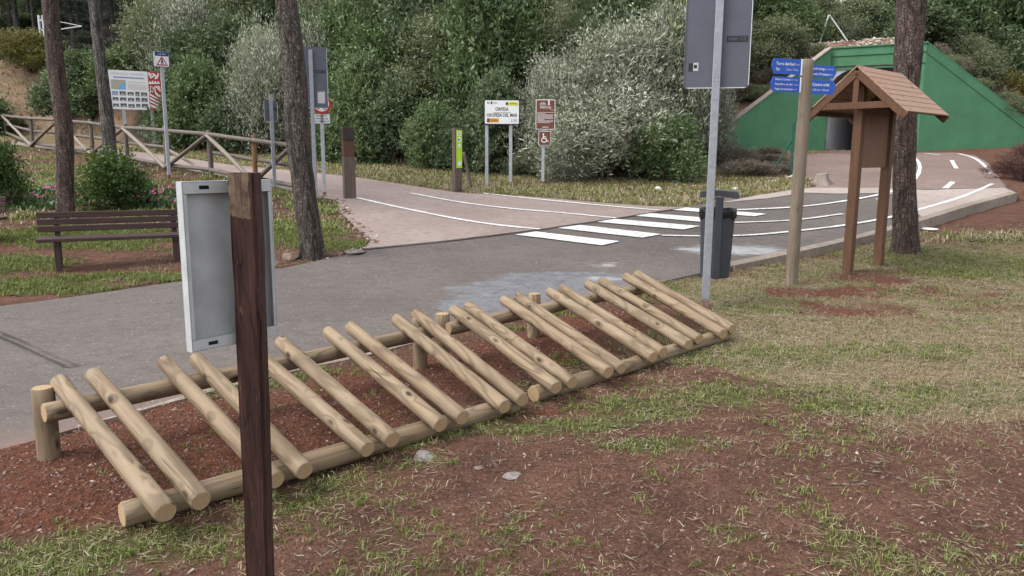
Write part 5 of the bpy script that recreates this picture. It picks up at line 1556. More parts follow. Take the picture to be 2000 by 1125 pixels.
# brown greenway sign with wheelchair plate below
root, p, zf, k = post_sign('greenway_sign', 1060, 362, 'brown information sign with small wheelchair plate on one steel post')
m = MB(); tube(m, zf(200), 5.8 * k, .05); m.build('post', [M['galv_far'], M['galv_rust']], root)
m = MB(); w = 37 * k; z0, z1 = zf(253), zf(194.5); hh = z1 - z0; xo = (1065 - 1061.5) * k
m.prism(m.rrect(xo - w / 2, z0, xo + w / 2, z1, .035), -.045, -.03, 1); m.prism(m.rrect(xo - w / 2 + .016, z0 + .016, xo + w / 2 - .016, z1 - .016, .025), -.049, -.046, 0)
y_ = -.052
def bike(cx_, cz_, s, mat):
    for q in (-1, 1): m.disc(cx_ + q * .5 * s, cz_, .36 * s, y_, mat, 16, .27 * s)
    m.bar(cx_ - .5 * s, cz_, cx_ - .15 * s, cz_ + .5 * s, .08 * s, y_, mat); m.bar(cx_ - .15 * s, cz_ + .5 * s, cx_ + .35 * s, cz_ + .5 * s, .08 * s, y_, mat); m.bar(cx_ + .5 * s, cz_, cx_ + .32 * s, cz_ + .62 * s, .08 * s, y_, mat); m.bar(cx_, cz_, cx_ + .35 * s, cz_ + .5 * s, .08 * s, y_, mat)
bike(xo - w * .14, z0 + hh * .84, .085, 1)
wx_ = xo + w * .17; wz = z0 + hh * .81
m.disc(wx_, wz + .115, .02, y_, 1); m.bar(wx_, wz + .1, wx_, wz + .045, .035, y_, 1); m.bar(wx_, wz + .05, wx_ - .02, wz, .018, y_, 1); m.bar(wx_, wz + .05, wx_ + .022, wz, .018, y_, 1)
m.text('CAMINO NATURAL', xo, z0 + hh * .755, hh * .05, y_, 1, True, w * .56); m.text('VIA VERDE DEL MAR', xo, z0 + hh * .715, hh * .045, y_, 1, True, w * .6)
m.rect(xo - w * .44, z0 + hh * .565, xo + w * .44, z0 + hh * .575, y_, 1)
rg = random.Random(8)
for i in range(10):
    m.rect(xo - w * .42, z0 + hh * (.52 - .033 * i), xo - w * .42 + w * (.82 if i % 3 else rg.uniform(.3, .8)), z0 + hh * (.531 - .033 * i), y_, 1)
m.text('ORPESA', xo, z0 + hh * .075, hh * .05, y_, 1, True, w * .34)
m.build('sign_plate', [M['brown_sign'], M['white']], root)
m = MB(); w = 23 * k; z0, z1 = zf(284), zf(256); hh = z1 - z0; xo = (1063.5 - 1061) * k
m.prism(m.rrect(xo - w / 2, z0, xo + w / 2, z1, .025), -.045, -.03, 1); m.prism(m.rrect(xo - w / 2 + .011, z0 + .011, xo + w / 2 - .011, z1 - .011, .02), -.049, -.046, 0)
cx_ = xo - w * .05; cz_ = z0 + hh * .38
m.disc(cx_, cz_, w * .23, y_, 1, 24, w * .16, 110, 360); m.disc(cx_ - w * .06, z0 + hh * .78, w * .07, y_, 1)
m.bar(cx_ - w * .06, z0 + hh * .7, cx_ - w * .03, z0 + hh * .46, w * .1, y_, 1); m.bar(cx_ - w * .05, z0 + hh * .6, cx_ + w * .16, z0 + hh * .6, w * .07, y_, 1)
m.bar(cx_ - w * .03, z0 + hh * .48, cx_ + w * .2, z0 + hh * .48, w * .09, y_, 1); m.bar(cx_ + w * .18, z0 + hh * .48, cx_ + w * .27, z0 + hh * .26, w * .08, y_, 1); m.bar(cx_ + w * .26, z0 + hh * .27, cx_ + w * .38, z0 + hh * .31, w * .07, y_, 1)
m.build('wheelchair_plate', [M['brown_sign'], M['white']], root)

# old railway sleepers standing as posts
def jbox(mb, c, s, mat, jit=.012):
    b = MB(); b.box(c, s, mat, bev=.012); V = [tuple(np.array(v) + RNG.normal(0, jit * .2, 3)) for v in b.v]; mb.add(V, b.f, mat)
root, p, zf, k = post_sign('sleeper_post', 683, 387, 'weathered upright railway sleeper with a reddish notch at the path entrance', 'wooden post', 'old sleepers set upright as posts', ang=.30, fn=G)
m = MB(); h = zf(249); w = .25; z1, z2 = zf(306), zf(274)
jbox(m, (0, 0, z1 / 2 - .1), (w, .15, z1 + .2), 0); m.box((0, .012, (z1 + z2) / 2), (w - .008, .122, z2 - z1), 2); jbox(m, (-.008, 0, (z2 + h) / 2), (w - .01, .15, h - z2), 1)
m.build('post', [M['sleeper'], M['sleeper_dark'], M['notch']], root)
root, p, zf, k = post_sign('sleeper_post', 893, 374, 'upright dark sleeper carrying a lime green trail strip', 'wooden post', 'old sleepers set upright as posts', ang=.45)
m = MB(); h = zf(250); jbox(m, (0, 0, h / 2 - .1), (.19, .17, h + .2), 0); spo = m.build('post', [M['sleeper']], root)
m = MB(); z0, z1 = zf(328), zf(254); w = .145; m.box((.012, -.094, (z0 + z1) / 2), (w, .012, z1 - z0), 0)
y_ = -.102; H = z1 - z0; cx_ = .012
m.disc(cx_, z1 - .09, .055, y_, 1, 20); m.disc(cx_, z1 - .09, .03, y_ - .003, 2, 14, .02); m.disc(cx_, z1 - .22, .055, y_, 1, 20)
m.bar(cx_ - .035, z1 - .22, cx_ + .035, z1 - .22, .014, y_ - .003, 2); m.bar(cx_ - .035, z1 - .22, cx_, z1 - .19, .012, y_ - .003, 2); m.bar(cx_ - .035, z1 - .22, cx_, z1 - .25, .012, y_ - .003, 2)
m.disc(cx_, z1 - .36, .04, y_, 1, 14); m.bar(cx_, z1 - .36, cx_, z1 - .43, .02, y_, 1); m.disc(cx_, z0 + .10, .045, y_, 1, 14); m.bar(cx_ - .02, z0 + .13, cx_ + .05, z0 + .15, .03, y_, 1); m.bar(cx_, z0 + .1, cx_, z0 + .03, .02, y_, 1)
for i, ch in enumerate('VIAVERDE'):
    m.text(ch, cx_, z1 - .47 - .042 * i, .045, y_, 1, True)
m.build('trail_strip', [M['lime'], M['white'], M['black']], spo)
# stake leaning on the second sleeper
a = G(922, 366); b = at_y(906, 297, float(a[1]) - .05)
o = log_between('stake', a - np.array([0, 0, .1]), b, .04, [M['fence'], M['fence_light']], None, seed=3); tag(o, 'thin weathered stake leaning beside the lime green trail strip', 'stake')

# ------------------------------------------------------------------ tunnel portal
zfl = float(T(*TO)) - .02
root = empty('tunnel_portal', (TO[0], TO[1], zfl), -TA, 'green painted concrete tunnel portal with sloping wing walls under the embankment', 'tunnel')
# local x to the right along the headwall, y into the tunnel
m = MB(); ow = 1.60; oh = 5.12 - zfl; th = W_TOP - zfl
m.prism([(-HW, oh), (HW, oh), (HW, th), (-HW, th)], 0, .3, 0)
m.box((-(ow + HW) / 2, .15, oh / 2 - .3), (HW - ow, .3, oh + .6), 0); m.box(((ow + HW) / 2, .15, oh / 2 - .3), (HW - ow, .3, oh + .6), 0)
m.box((0, -.02, th - .15), (2 * HW + .04, .04, .30), 0); m.box((0, .12, th + .03), (2 * HW + .1, .42, .05), 0)
# the rough casting seam
seam = MB(); xs = np.linspace(-HW, HW, 40); zs_ = th - .72 + .05 * (fbm(xs, xs * 0, .5, 3) - .5)
for i in range(39): m.box(((xs[i] + xs[i + 1]) / 2, -.004, zs_[i]), ((xs[1] - xs[0]) * 1.02, .03, .035 + .04 * float(vnoise(i, 0, 2.3, 8))), 1)
m.build('headwall', [M['green'], M['tar']], root)
def wing(start, end, z_end):
    L = np.array(end) - TO; lx = L @ TLA; ly = L @ TAX
    s0 = HW if lx > 0 else -HW
    a = Vector((s0, 0, 0)); b = Vector((lx, ly, 0)); d = (b - a); ln = d.length; ang = math.atan2(d.y, d.x)
    m = MB(); ze = z_end - zfl
    m.prism([(0, -1.0), (ln, -1.0), (ln, ze), (0, th)], 0, .3, 0)
    # raised coping band along the sloping edge
    sl = math.atan2(ze - th, ln); cl = math.hypot(ln, ze - th); c, s = math.cos(sl), math.sin(sl)
    bw = .30
    m.prism([(0.02, th - bw / c), (ln, ze - bw / c), (ln, ze + .015), (0.02, th + .015)], -.022, 0.0, 0)
    m.prism([(0.02, th + .017), (ln, ze + .017), (ln, ze + .06), (0.02, th + .06)], -.03, .36, 2 if lx < 0 else 0)
    o = m.build('wing_wall', [M['green'], M['tar'], M['concrete']], root)
    if lx > 0: o.location = a; o.rotation_euler = (0, 0, ang)
    else:
        # mirrored run: wall faces the road
        o.location = a + Vector((0, 0, 0)); o.rotation_euler = (0, 0, ang)
    return o
wing(WR, WR_END, ZR_END); wing(WL, WL_END, ZL_END)
# lining: rounded box culvert
m = MB(); D = 24; prof = [(-ow, -.3), (-ow, oh - .9)] + [(-ow + .9 - .9 * math.cos(t), oh - .9 + .9 * math.sin(t)) for t in np.linspace(.2, math.pi / 2, 6)] 
prof = prof + [(-x_, z_) for x_, z_ in prof[::-1]]
n = len(prof); V = [(a_, .02, b_) for a_, b_ in prof] + [(a_, D, b_) for a_, b_ in prof]
for i in range(n - 1):
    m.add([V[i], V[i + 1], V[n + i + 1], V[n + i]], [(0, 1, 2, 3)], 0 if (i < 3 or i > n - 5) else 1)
m.add(V[n:], [list(range(n))], 2)  # end face added and coloured near-black as the darkness deep inside
# fill between the square opening and the rounded corners
for sg in (-1, 1):
    q = [(sg * ow, oh)] + [(sg * (ow - .9 + .9 * math.cos(t)), oh - .9 + .9 * math.sin(t)) for t in np.linspace(.0, math.pi / 2, 7)]
    m.plate(q, .05, 0)
m.build('lining', [M['lining'], M['lining_dark'], M['dark']], root)
m = MB(); m.box((0, D / 2 - .6, -.1), (2 * ow + .0, D + 1.2, .16), 0); m.build('tunnel_floor', [M['upper_path']], root)

# ------------------------------------------------------------------ green fence posts, wire, masts
a = G(1545, 344); x, y = a[:2]; root = empty('fence_post', a, facing(x, y), 'dark green steel fence post with diagonal stay on the dry slope', 'fence post')
h = z_at(x, y, 240) - a[2]
m = MB(); m.cyl((0, 0, -.2), (-.02, 0, h), .035, None, 10); m.cyl((-.02, 0, h), (-.02, 0, h + .03), .042, .03, 10); m.build('post', [M['green_post']], root)
m = MB(); m.cyl((-.62, -.1, -.1), (-.03, -.02, h * .70), .024, None, 8); m.build('stay', [M['green_post']], root)
# chain link fence on top of the embankment
def at_g(u, y_): 
    r = ray(u, 100); x_ = r[0] / r[1] * y_; return np.array([x_, y_, float(ground(x_, y_))])
fpos = [at_g(1420, 35.6), at_g(1530, 35.2), at_g(1614, 34.9), at_g(1700, 34.6), at_g(1800, 34.0)]
c0 = fpos[2]; ztop = z_at(c0[0], c0[1], 26); Hh = ztop - c0[2]
root = empty('wire_fence', c0, 0, 'green chain link fence with white stays on top of the embankment', 'fence')
for i, q in enumerate(fpos):
    if i in (1, 2, 4):
        m = MB(); q_ = q - c0; m.cyl((q_[0], q_[1], q_[2] - .2), (q_[0], q_[1], q_[2] + Hh * (1.0 if i == 2 else .8)), .035, None, 8); m.build('post', [M['green_post']], root)
zs2 = z_at(c0[0], c0[1], 86) - c0[2]
for dx_ in (-.42, .85):
    m = MB(); m.cyl((dx_, -.25, zs2), (0, 0, Hh * .97), .032, None, 8); m.build('stay', [M['white_paint']], root)
m = MB()
for (q0, q1) in zip(fpos[:-1], fpos[1:]):
    A_ = q0 - c0; B_ = q1 - c0; L = np.linalg.norm(B_ - A_); nn = int(L / .16)
    for i in range(-8, nn):
        for sg in (0, 1):
            t0, t1 = i / nn, (i + 8) / nn
            z0_, z1_ = (0, Hh * .8) if sg else (Hh * .8, 0)
            if t0 < 0 or t1 > 1: continue
            P0 = A_ + (B_ - A_) * t0; P1 = A_ + (B_ - A_) * t1
            m.cyl((P0[0], P0[1], P0[2] + z0_), (P1[0], P1[1], P1[2] + z1_), .004, None, 3)
m.build('wire_netting', [M['wire']], root)
# railway masts
def mast(u, y_, vtop, vbot, label, arm):
    r = ray(u, (vtop + vbot) / 2); x_ = r[0] / r[1] * y_; zb = z_at(x_, y_, vbot); zt = z_at(x_, y_, vtop)
    zg = float(ground(x_, y_)); zb = min(zb, zg)
    root = empty('railway_mast', (x_, y_, zb), 0, label, 'mast', 'railway line masts'); H = zt - zb
    m = MB()
    for sx in (-.13, .13): m.box((sx, 0, H / 2), (.09, .16, H), 0)
    nr = int(H / .55)
    for i in range(nr): m.box((0, 0, (i + .5) * H / nr), (.2, .12, .10), 0)
    m.build('pole', [M['mast']], root)
    if arm:
        m = MB(); m.cyl((.1, 0, H * .72), (2.6, 0, H * .82), .035, None, 6); m.cyl((.1, 0, H * .95), (2.6, 0, H * .82), .025, None, 6); m.build('bracket', [M['mast']], root)
    return root, (x_, y_, zt)
mast(83, 52, 30, 108, 'white latticed railway mast behind the left pines', True)
mast(1258, 50, -40, 40, 'white railway mast top above the silver bushes', False)
for z_v0, z_v1, lab in ((80, 69, 'thin upper overhead wire crossing the dark pines at top left'), (98, 90, 'thin lower overhead wire crossing the dark pines at top left')):
    p0 = at_y(-200, z_v0 + 6, 51); p1 = at_y(83, z_v1, 52)
    m = MB(); m.cyl(p0, p1, .022, None, 5); o = m.build('overhead_wire', [M['mast']]); tag(o, lab, 'wire', 'overhead railway wires')

# ------------------------------------------------------------------ stones, stump
def rock(u, v, w, h, label, mat='rock', d=None, seed=0, name='rock', sink=.25, rough=.25):
    p = G(u, v); bm = bmesh.new(); bmesh.ops.create_icosphere(bm, subdivisions=3, radius=1)
    rg = np.random.default_rng(seed + 100); D = rg.normal(size=(9, 3)); D /= np.linalg.norm(D, axis=1)[:, None]; cut = rg.uniform(.62, .95, 9)
    for vv in bm.verts:
        c = np.array(vv.co)
        for dd, k_ in zip(D, cut):
            t = c @ dd
            if t > k_: c = c - dd * (t - k_) * .9
        c = c * (1 + rough * .4 * (float(fbm(c[0] * 2 + seed, c[1] * 2 + c[2], 1, seed)) - .5))
        vv.co = Vector(c * np.array([w / 2, (d or w * .8) / 2, h / 2]))
    me = bpy.data.meshes.new(name); bm.to_mesh(me); bm.free(); me.materials.append(M[mat])
    o = link(name, me, None, (p[0], p[1], p[2] + h * (.5 - sink))); o.rotation_euler = (0, 0, seed); tag(o, label, 'rock'); return o
rock(1757, 494, .30, .24, 'rounded grey rock at the foot of the pine behind the kiosk', seed=1)
rock(828, 890, .155, .05, 'larger flat grey stone in the turf in front of the left rack', seed=2, rough=1.6, sink=.5)
rock(936, 915, .06, .025, 'smaller brown stone in the turf in front of the left rack', 'rock_brown', seed=3, rough=1.2, sink=.4)
rock(1000, 930, .11, .012, 'flat grey stone sunk in the turf right of the smaller brown stone', seed=4)
rock(1812, 449, .42, .07, 'flat whitish slab lying below the kerb right of the pine', 'rock_pale', seed=5, d=.3, rough=.1)
rock(1286, 373, .2, .15, 'small white stone in the grass before the silver bushes', 'rock_pale', seed=6)
rock(2012, 378, .36, .55, 'reddish brown boulder at the right edge at the end of the kerb', 'rock_brown', seed=7)
rock(692, 494, .36, .07, 'flat grey stone at the grass corner right of the leaning pine', seed=8)
rock(568, 508, .26, .18, 'brown stone at the left foot of the leaning pine', 'rock_brown', seed=9)
rock(612, 389, .5, .16, 'pale stone at the foot of the half hidden grey sign', seed=10)
rock(1435, 372, .2, .12, 'pale chunk in the grass right of the litter bin pole', 'rock_pale', seed=11)
# stump
p = G(1604, 360); root = empty('tree_stump', p, 0, 'pale sawn tree stump at the end of the grass strip', 'tree stump')
m = MB(); N = 18; rows = [(.30, -.1, .35), (.24, .04, .3), (.17, .14, .15), (.155, .27, .05)]
V = []
for r_, z_, am in rows:
    for i in range(N): a_ = 2 * math.pi * i / N; q = r_ * (1 + am * math.sin(4 * a_ + 1)); V.append((q * math.cos(a_), q * math.sin(a_), z_ + (.02 * math.cos(a_) if z_ > .2 else 0)))
m.add(V, [(k_ * N + i, k_ * N + (i + 1) % N, (k_ + 1) * N + (i + 1) % N, (k_ + 1) * N + i) for k_ in range(3) for i in range(N)], 0, True); m.add(V[-N:], [list(range(N))], 1)
m.build('trunk', [M['fence_light'], M['concrete']], root)
# weathered timbers on the crest above the portal
b = at_y(1722, 76, 34.2)
o = MB().box((0, 0, 0), (1.5, .25, .16), 0, bev=.02).build('plank', [M['fence_light']], None, (b[0], b[1], float(ground(b[0], b[1])) + .1)); o.rotation_euler = (0, 0, -.3); tag(o, 'pale timber lying on the rubble above the tunnel', 'plank')
xs_ = RNG.uniform(10, 19, 900); ys_ = np.interp(xs_, WX, WY) + RNG.uniform(.4, 3.2, 900)
pebbles('rubble', xs_, ys_, RNG.uniform(.04, .14, 900), np.clip(.62 + .25 * RNG.random(900), 0, 1))
gx_ = RNG.uniform(6.6, 10.5, 500); gy_ = RNG.uniform(20.5, 25, 500); kk = ~pip(gx_, gy_, ROAD)
pebbles('rubble', gx_[kk], gy_[kk], RNG.uniform(.03, .12, kk.sum()), np.clip(RNG.beta(2.2, 2, kk.sum()), 0, 1))
# stones along the broken edge of the path
e = chain([(660, 392), (668, 417), (697, 447), (728, 472), (708, 490), (655, 503)], G)
e = np.array(resample(e, .06, False)); e = e + RNG.normal(0, .10, e.shape)
pebbles('rubble', e[:, 0], e[:, 1], RNG.uniform(.02, .075, len(e)), np.clip(RNG.beta(2, 2.4, len(e)), 0, 1))

# ------------------------------------------------------------------ PLANTS
SG = 'evergreen shrubs at the foot of the bank'
F = [
 ('dark', 150, 272, 112, 120, 'dark shrub between the two left pines, left of the slim pale trunk'),
 ('dark', 190, 280, 105, 130, 'dark shrub directly behind the slim pale barked pine'),
 ('mid', 262, 280, 95, 130, 'tall green shrub directly behind the large information board'),
 ('dark', 340, 292, 150, 110, 'dark shrub directly behind the pedestrian warning sign pole'),
 ('mid', 395, 297, 125, 125, 'bright green shrub right of the pedestrian warning sign'),
 ('dark', 462, 302, 190, 110, 'low dark shrub behind the orange fence post'),
 ('dark', 655, 318, 190, 90, 'dark low shrub between the no vehicles sign and the notched sleeper'),
 ('mid', 705, 322, 120, 120, 'green shrub right behind the notched sleeper post'),
 ('dark', 770, 328, 165, 120, 'dark shrub midway between the two sleeper posts'),
 ('mid', 838, 335, 205, 105, 'mid green shrub left of the lime green trail strip'),
 ('dark', 895, 340, 225, 95, 'dark shrub directly behind the lime green trail strip'),
 ('dark', 970, 346, 150, 130, 'dark tall shrub directly behind the white town sign'),
 ('olive', 1028, 352, 292, 75, 'low olive green shrub between the town sign and the brown sign'),
]
for kd, u, v, vt, w, lab in F: shrub_px('evergreen_shrub', kd, u, v, vt, w, lab, 'shrub', SG, push=2.6 if u < 330 else .9)
SV = 'silver leaved bushes'
for u, v, vt, w, lab, push in [
 (520, 305, 75, 130, 'tall silver grey bush left of the leaning pine trunk', .9),
 (600, 308, 62, 120, 'tall silver grey bush behind the half hidden grey sign', 1.6),
 (1090, 350, 130, 150, 'silver bush directly behind the brown wheelchair sign', .9),
 (1205, 352, 62, 250, 'largest silver bush with pale crown right of the brown sign', 1.7),
 (1185, 356, 165, 260, 'low spreading silver bush at the foot of the largest one', 1.0),
 (1300, 350, 40, 170, 'tall silver bush left of the tall grey sign pole', 1.9),
 (1110, 356, 262, 110, 'small low silver bush right of the brown wheelchair sign at the grass edge', .3),
 (1372, 338, 80, 105, 'silver bush directly behind the tall grey sign pole', 2.2),
 (385, 296, 8, 150, 'grey leaved tall bush high on the bank above the warning sign', 6.0)]:
    shrub_px('silver_bush', 'silver', u, v, vt, w, lab, 'bush', SV, push=push)
shrub_px('evergreen_shrub', 'mid', 1300, 353, 232, 125, 'green shrub showing between the silver bushes and the grey pole', 'shrub', SG, push=-.25)
# rows up the bank: nothing in the photo tells these apart
lab2 = 'one of the dark evergreen shrubs packed on the bank behind the front row'
rg = random.Random(21)
for row, (dy, hh, n0) in enumerate(((3.2, 3.4, 19), (6.2, 3.6, 20), (9.6, 3.9, 20))):
    for i in range(n0):
        x = -17.2 + (25.5 if row < 1 else 27.0) * (i + .5 * (row % 2)) / n0 + rg.uniform(-.4, .4)
        if x > 6.6 or x < -15.8: continue
        y = float(np.interp(x, EX, EY)) + dy + rg.uniform(-.7, .7)
        kd = rg.choice(['dark', 'mid', 'mid', 'olive', 'dark'])
        shrub('evergreen_shrub', kd, x, y, hh * rg.uniform(.75, 1.25), rg.uniform(1.25, 1.8), lab2, 'shrub', 'evergreen shrubs up the bank')
# embankment around the portal
P2 = [('dark', 6.6, 30.2, 2.4, 1.2, 'dark shrub at the lower left end of the green wing wall'),
      ('olive', 9.0, 34.0, 3.0, 1.6, 'olive shrub behind the low left end of the green wall'),
      ('olive', 11.0, 34.0, 2.0, 1.5, 'grey green shrub leaning over the left wing wall'),
      ('mid', 12.2, 35.5, 2.2, 1.4, 'green shrub by the white fence stays'),
      ('mid', 10.2, 36.2, 4.2, 1.6, 'tall green shrub behind the tall grey sign'),
      ('olive', 13.8, 37.5, 2.8, 1.9, 'olive shrub behind the wire fence over the portal'),
      ('dark', 17.5, 34.3, 2.0, 1.5, 'dark shrub right of the portal crown behind the straight pine'),
      ('olive', 19.2, 33.6, 2.0, 1.3, 'olive shrub midway down the right wing wall'),
      ('rusty', 20.8, 33.2, 1.7, 1.1, 'yellowish shrub at the lower right of the wing wall'),
      ('dark', 21.6, 35.3, 3.4, 1.9, 'dark shrub on the slope at the right edge'),
      ('mid', 19.7, 36.2, 4.2, 2.0, 'broad green tree like shrub at the upper right corner'),
      ('mid', 22.8, 33.0, 3.2, 1.5, 'green shrub at the right edge above the red brush'),
      ('olive', 16.2, 38.5, 2.6, 1.8, 'grey olive shrub behind the rubble crest')]
for kd, x, y, h, w, lab in P2: shrub('embankment_shrub', kd, x, y, h, w, lab, 'shrub', 'shrubs around the tunnel portal')
for i, (x, y, h, w) in enumerate([(17.3, 32.0, .8, .7), (18.6, 31.9, .7, .6), (19.8, 31.8, .9, .8), (20.9, 31.7, .7, .7), (10.0, 32.3, .6, .6), (11.3, 32.7, .7, .6), (12.6, 33.1, .5, .5)]):
    shrub('wall_top_weed', 'olive', x, y, h, w, 'one of the small grey green weeds growing along the top edge of the green wall', 'plant', 'weeds along the green wall', z=float(np.interp(x, WX, WZ)) - .15)
for i in range(16):
    x = rg.uniform(7.5, 24); y = 38 + rg.uniform(0, 8)
    shrub('embankment_shrub', rg.choice(['olive', 'mid', 'dark', 'pine']), x, y, rg.uniform(2.0, 4.2), rg.uniform(1.4, 2.2), 'one of the mixed green shrubs on the embankment top behind the portal', 'shrub', 'shrubs on the embankment top')
# dry brush on the slope left of the portal, and grasses on the wing edge
for i, (x, y, h, w) in enumerate([(6.6, 22.0, .45, .8), (7.5, 22.9, .3, .8), (8.3, 24.0, .28, .8), (7.0, 24.4, .6, .8), (8.6, 26.6, .28, .8), (6.8, 26.6, .7, .9), (9.6, 29.6, .3, .7), (10.6, 33.0, .6, .7), (9.6, 32.6, .6, .6), (11.8, 34.0, .6, .8), (18.3, 33.0, .7, .7), (19.9, 32.7, .7, .7), (20.9, 32.0, .6, .7), (17.4, 33.2, .6, .6)]):
    shrub('dry_brush', 'brush', x, y, h, w, 'one of the clumps of dry twiggy brush on the slopes beside the portal', 'brush', 'clumps of dry brush')
for i, (u, v, h, w, lab) in enumerate([(1992, 352, .65, .75, 'larger heap of dead reddish brush at the right edge'), (1962, 338, .35, .5, 'smaller heap of dead reddish brush beside the curving path'), (2012, 322, .7, .8, 'dead reddish brush behind the larger heap at the right edge')]):
    p = G(u, v); shrub('dead_brush', 'deadred', p[0], p[1], h, w, lab, 'brush', 'dead reddish brush')
# left: bush behind the bench, bush at the frame edge, bank bush
shrub_px('round_bush', 'bush', 232, 405, 298, 128, 'rounded glossy green bush behind the bench between the left pines', 'bush', var=0)
shrub_px('round_bush', 'bush', -4, 404, 262, 105, 'dark green bush cut off by the left edge', 'bush', var=1)
p = at_y(30, 165, 40); shrub('bank_bush', 'rusty', float(p[0]) - .4, 42.0, 1.9, 1.8, 'orange tipped green bush on top of the bare bank', 'bush')
p = at_y(-60, 190, 39); shrub('bank_bush', 'mid', float(p[0]), 39.0, 2.0, 2.0, 'green bush at the far left on the bank below the wires', 'bush')
# flowering ground cover at the left
xx = RNG.uniform(-11, -3.8, 20000); yy = RNG.uniform(11.6, 18, 20000)
cv = fmax(blob(60, 400, 2.2, .8), blob(330, 398, 1.6, .7), blob(170, 400, 1.8, .9), blob(60, 375, 1.6, .9), blob(300, 380, 1.3, .7))
k_ = (RNG.random(20000) < cv(xx, yy) * sstep(.3, .5, fbm(xx, yy, .7, 3))) & ~pip(xx, yy, ROAD); xx, yy = xx[k_], yy[k_]
n = len(xx)
o = blades('ground_cover', 'low green ground cover with magenta flowers behind the bench', xx, yy, RNG.uniform(.08, .20, n), RNG.uniform(.035, .06, n), RNG.uniform(.2, 1.0, n), M['ice'], np.clip(RNG.normal(.5, .18, n), 0, 1))
fx = RNG.choice(n, 260); m = MB()
for i in fx:
    if fbm(xx[i], yy[i], .6, 66) < .5: continue
    z_ = float(ground(xx[i], yy[i])) + RNG.uniform(.10, .22); r_ = RNG.uniform(.022, .045)
    a0 = RNG.uniform(0, 6.28); N = 7
    V = [(xx[i], yy[i], z_)]
    for j in range(N):
        a_ = a0 + 6.283 * j / N; V.append((xx[i] + r_ * math.cos(a_), yy[i] + r_ * math.sin(a_) * .8, z_ + r_ * .5 + .4 * r_ * math.sin(a_)))
    m.add(V, [(0, j + 1, (j + 1) % N + 1) for j in range(N)], 0)
o = m.build('flowers', [M['flower']]); tag(o, 'magenta flowers dotted over the ground cover', kind='stuff')

# pines on the hill beyond the railway
labp = 'one of the dark pines on the hill beyond the railway at top left'
for i in range(64):
    y = 58 + 8.5 * (i // 16) + rg.uniform(-3, 3); x = (-.76 + .62 * (i % 16) / 15) * y + rg.uniform(-1.2, 1.2)
    h = rg.uniform(7.5, 10.5); z = float(ground(x, y))
    root = empty('pine_tree', (x, y, z), rg.uniform(0, 6.28), labp, 'tree', 'dark pines on the far hill')
    m = MB(); lean = rg.uniform(-.5, .5); m.cyl((0, 0, -.3), (lean * .6, 0, h * .5), .16, .12, 7); m.cyl((lean * .6, 0, h * .5), (lean, 0, h * .9), .12, .06, 7); m.build('trunk', [M['bark_grey']], root)
    c = link('crown', PROTO['pinedark' if rg.random() < .65 else 'pine', i % 3], root, (lean, 0, h * .50)); c.scale = (2.3, 2.3, h * .27)
for i in range(84):
    y = 55 + 7.5 * (i // 14) + rg.uniform(-2, 4); x = (-.76 + .6 * (i % 14) / 13) * y + rg.uniform(-.6, .6)
    shrub('hill_bush', rg.choice(['dark', 'dark', 'pinedark']), x, y, rg.uniform(1.6, 3.2), rg.uniform(1.4, 2.4), 'one of the dark bushes under the pines on the far hill at top left', 'bush', 'undergrowth on the far hill')
for x, y, h, w, lab in ((22.5, 38.5, 5.4, 2.6, 'large leafy tree filling the upper right corner'), (25.8, 37.0, 5.0, 2.4, 'leafy tree cut off by the right edge near the top'), (18.8, 40.5, 4.4, 2.2, 'leafy tree right behind the trunk of the straight pine')):
    shrub('leafy_tree', 'mid', x, y, h, w, lab, 'tree', 'leafy trees at the upper right')
labf = 'one of the green trees along the skyline behind the railway embankment'
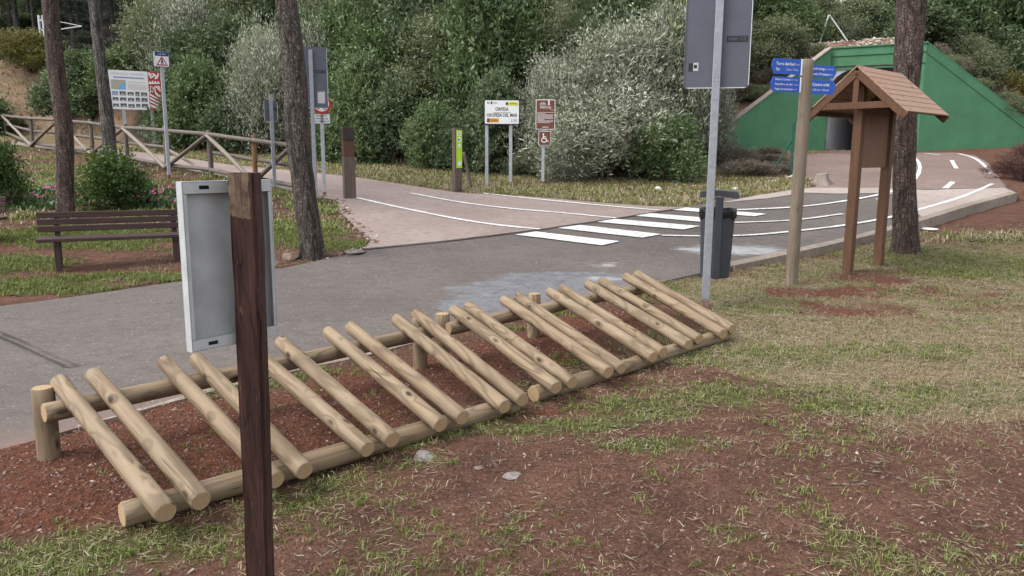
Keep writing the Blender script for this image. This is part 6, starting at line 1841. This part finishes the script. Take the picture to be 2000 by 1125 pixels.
for i in range(44):
    x = -16 + 62 * (i % 22) / 21 + rg.uniform(-1.2, 1.2); y = 50 + 8 * (i // 22) + rg.uniform(-2, 2)
    h = rg.uniform(4.2, 6.8) * (1.0 if x < 6 else .8); z = float(ground(x, y))
    root = empty('skyline_tree', (x, y, z), rg.uniform(0, 6.28), labf, 'tree', 'trees along the skyline')
    m = MB(); m.cyl((0, 0, -.3), (0, 0, h * .6), .13, .07, 7); m.build('trunk', [M['bark_grey']], root)
    c = link('crown', PROTO[rg.choice(['pine', 'mid', 'olive', 'pine']), i % 2], root, (0, 0, h * .18)); c.scale = (2.0, 2.0, h * .42)

# ================================================================== LIGHT, SKY, CAMERA
w = bpy.data.worlds.new("World"); SC.world = w; w.use_nodes = True
nt = w.node_tree; bg = nt.nodes['Background']
sky = nt.nodes.new("ShaderNodeTexSky"); sky.sky_type = 'NISHITA'; sky.sun_disc = False
EL, AZ = R(54), R(-112)                       # azimuth measured from +Y towards +X
sky.sun_elevation = EL; sky.sun_rotation = AZ
sky.air_density = 1.0; sky.dust_density = 3.0; sky.ozone_density = 1.0
hs = nt.nodes.new("ShaderNodeHueSaturation"); hs.inputs['Saturation'].default_value = 0.22; hs.inputs['Value'].default_value = 2.5
nt.links.new(sky.outputs[0], hs.inputs['Color']); nt.links.new(hs.outputs[0], bg.inputs['Color'])
bg.inputs['Strength'].default_value = 0.15
sl_ = bpy.data.lights.new("sun", 'SUN'); sl_.energy = 1.5; sl_.angle = R(20); sl_.color = (1.0, .96, .90)
so = bpy.data.objects.new("sun", sl_); COL.objects.link(so)
sd = Vector((math.sin(AZ) * math.cos(EL), math.cos(AZ) * math.cos(EL), math.sin(EL)))
so.rotation_euler = sd.to_track_quat('Z', 'Y').to_euler(); so.location = (0, 0, 30)

cam = bpy.data.cameras.new("camera"); co = bpy.data.objects.new("camera", cam); COL.objects.link(co)
cam.sensor_width = 36; cam.lens = FPX / 2000 * 36; cam.clip_start = .05; cam.clip_end = 1500
m3 = Matrix((RT, UP, -F3)).transposed()
co.matrix_world = Matrix.Translation(CAM) @ m3.to_4x4()
SC.camera = co
SC.view_settings.view_transform = 'Standard'; SC.view_settings.look = 'None'; SC.view_settings.exposure = 0; SC.view_settings.gamma = 1
SC.cycles.max_bounces = 6; SC.cycles.diffuse_bounces = 3; SC.cycles.transmission_bounces = 3; SC.cycles.transparent_max_bounces = 4
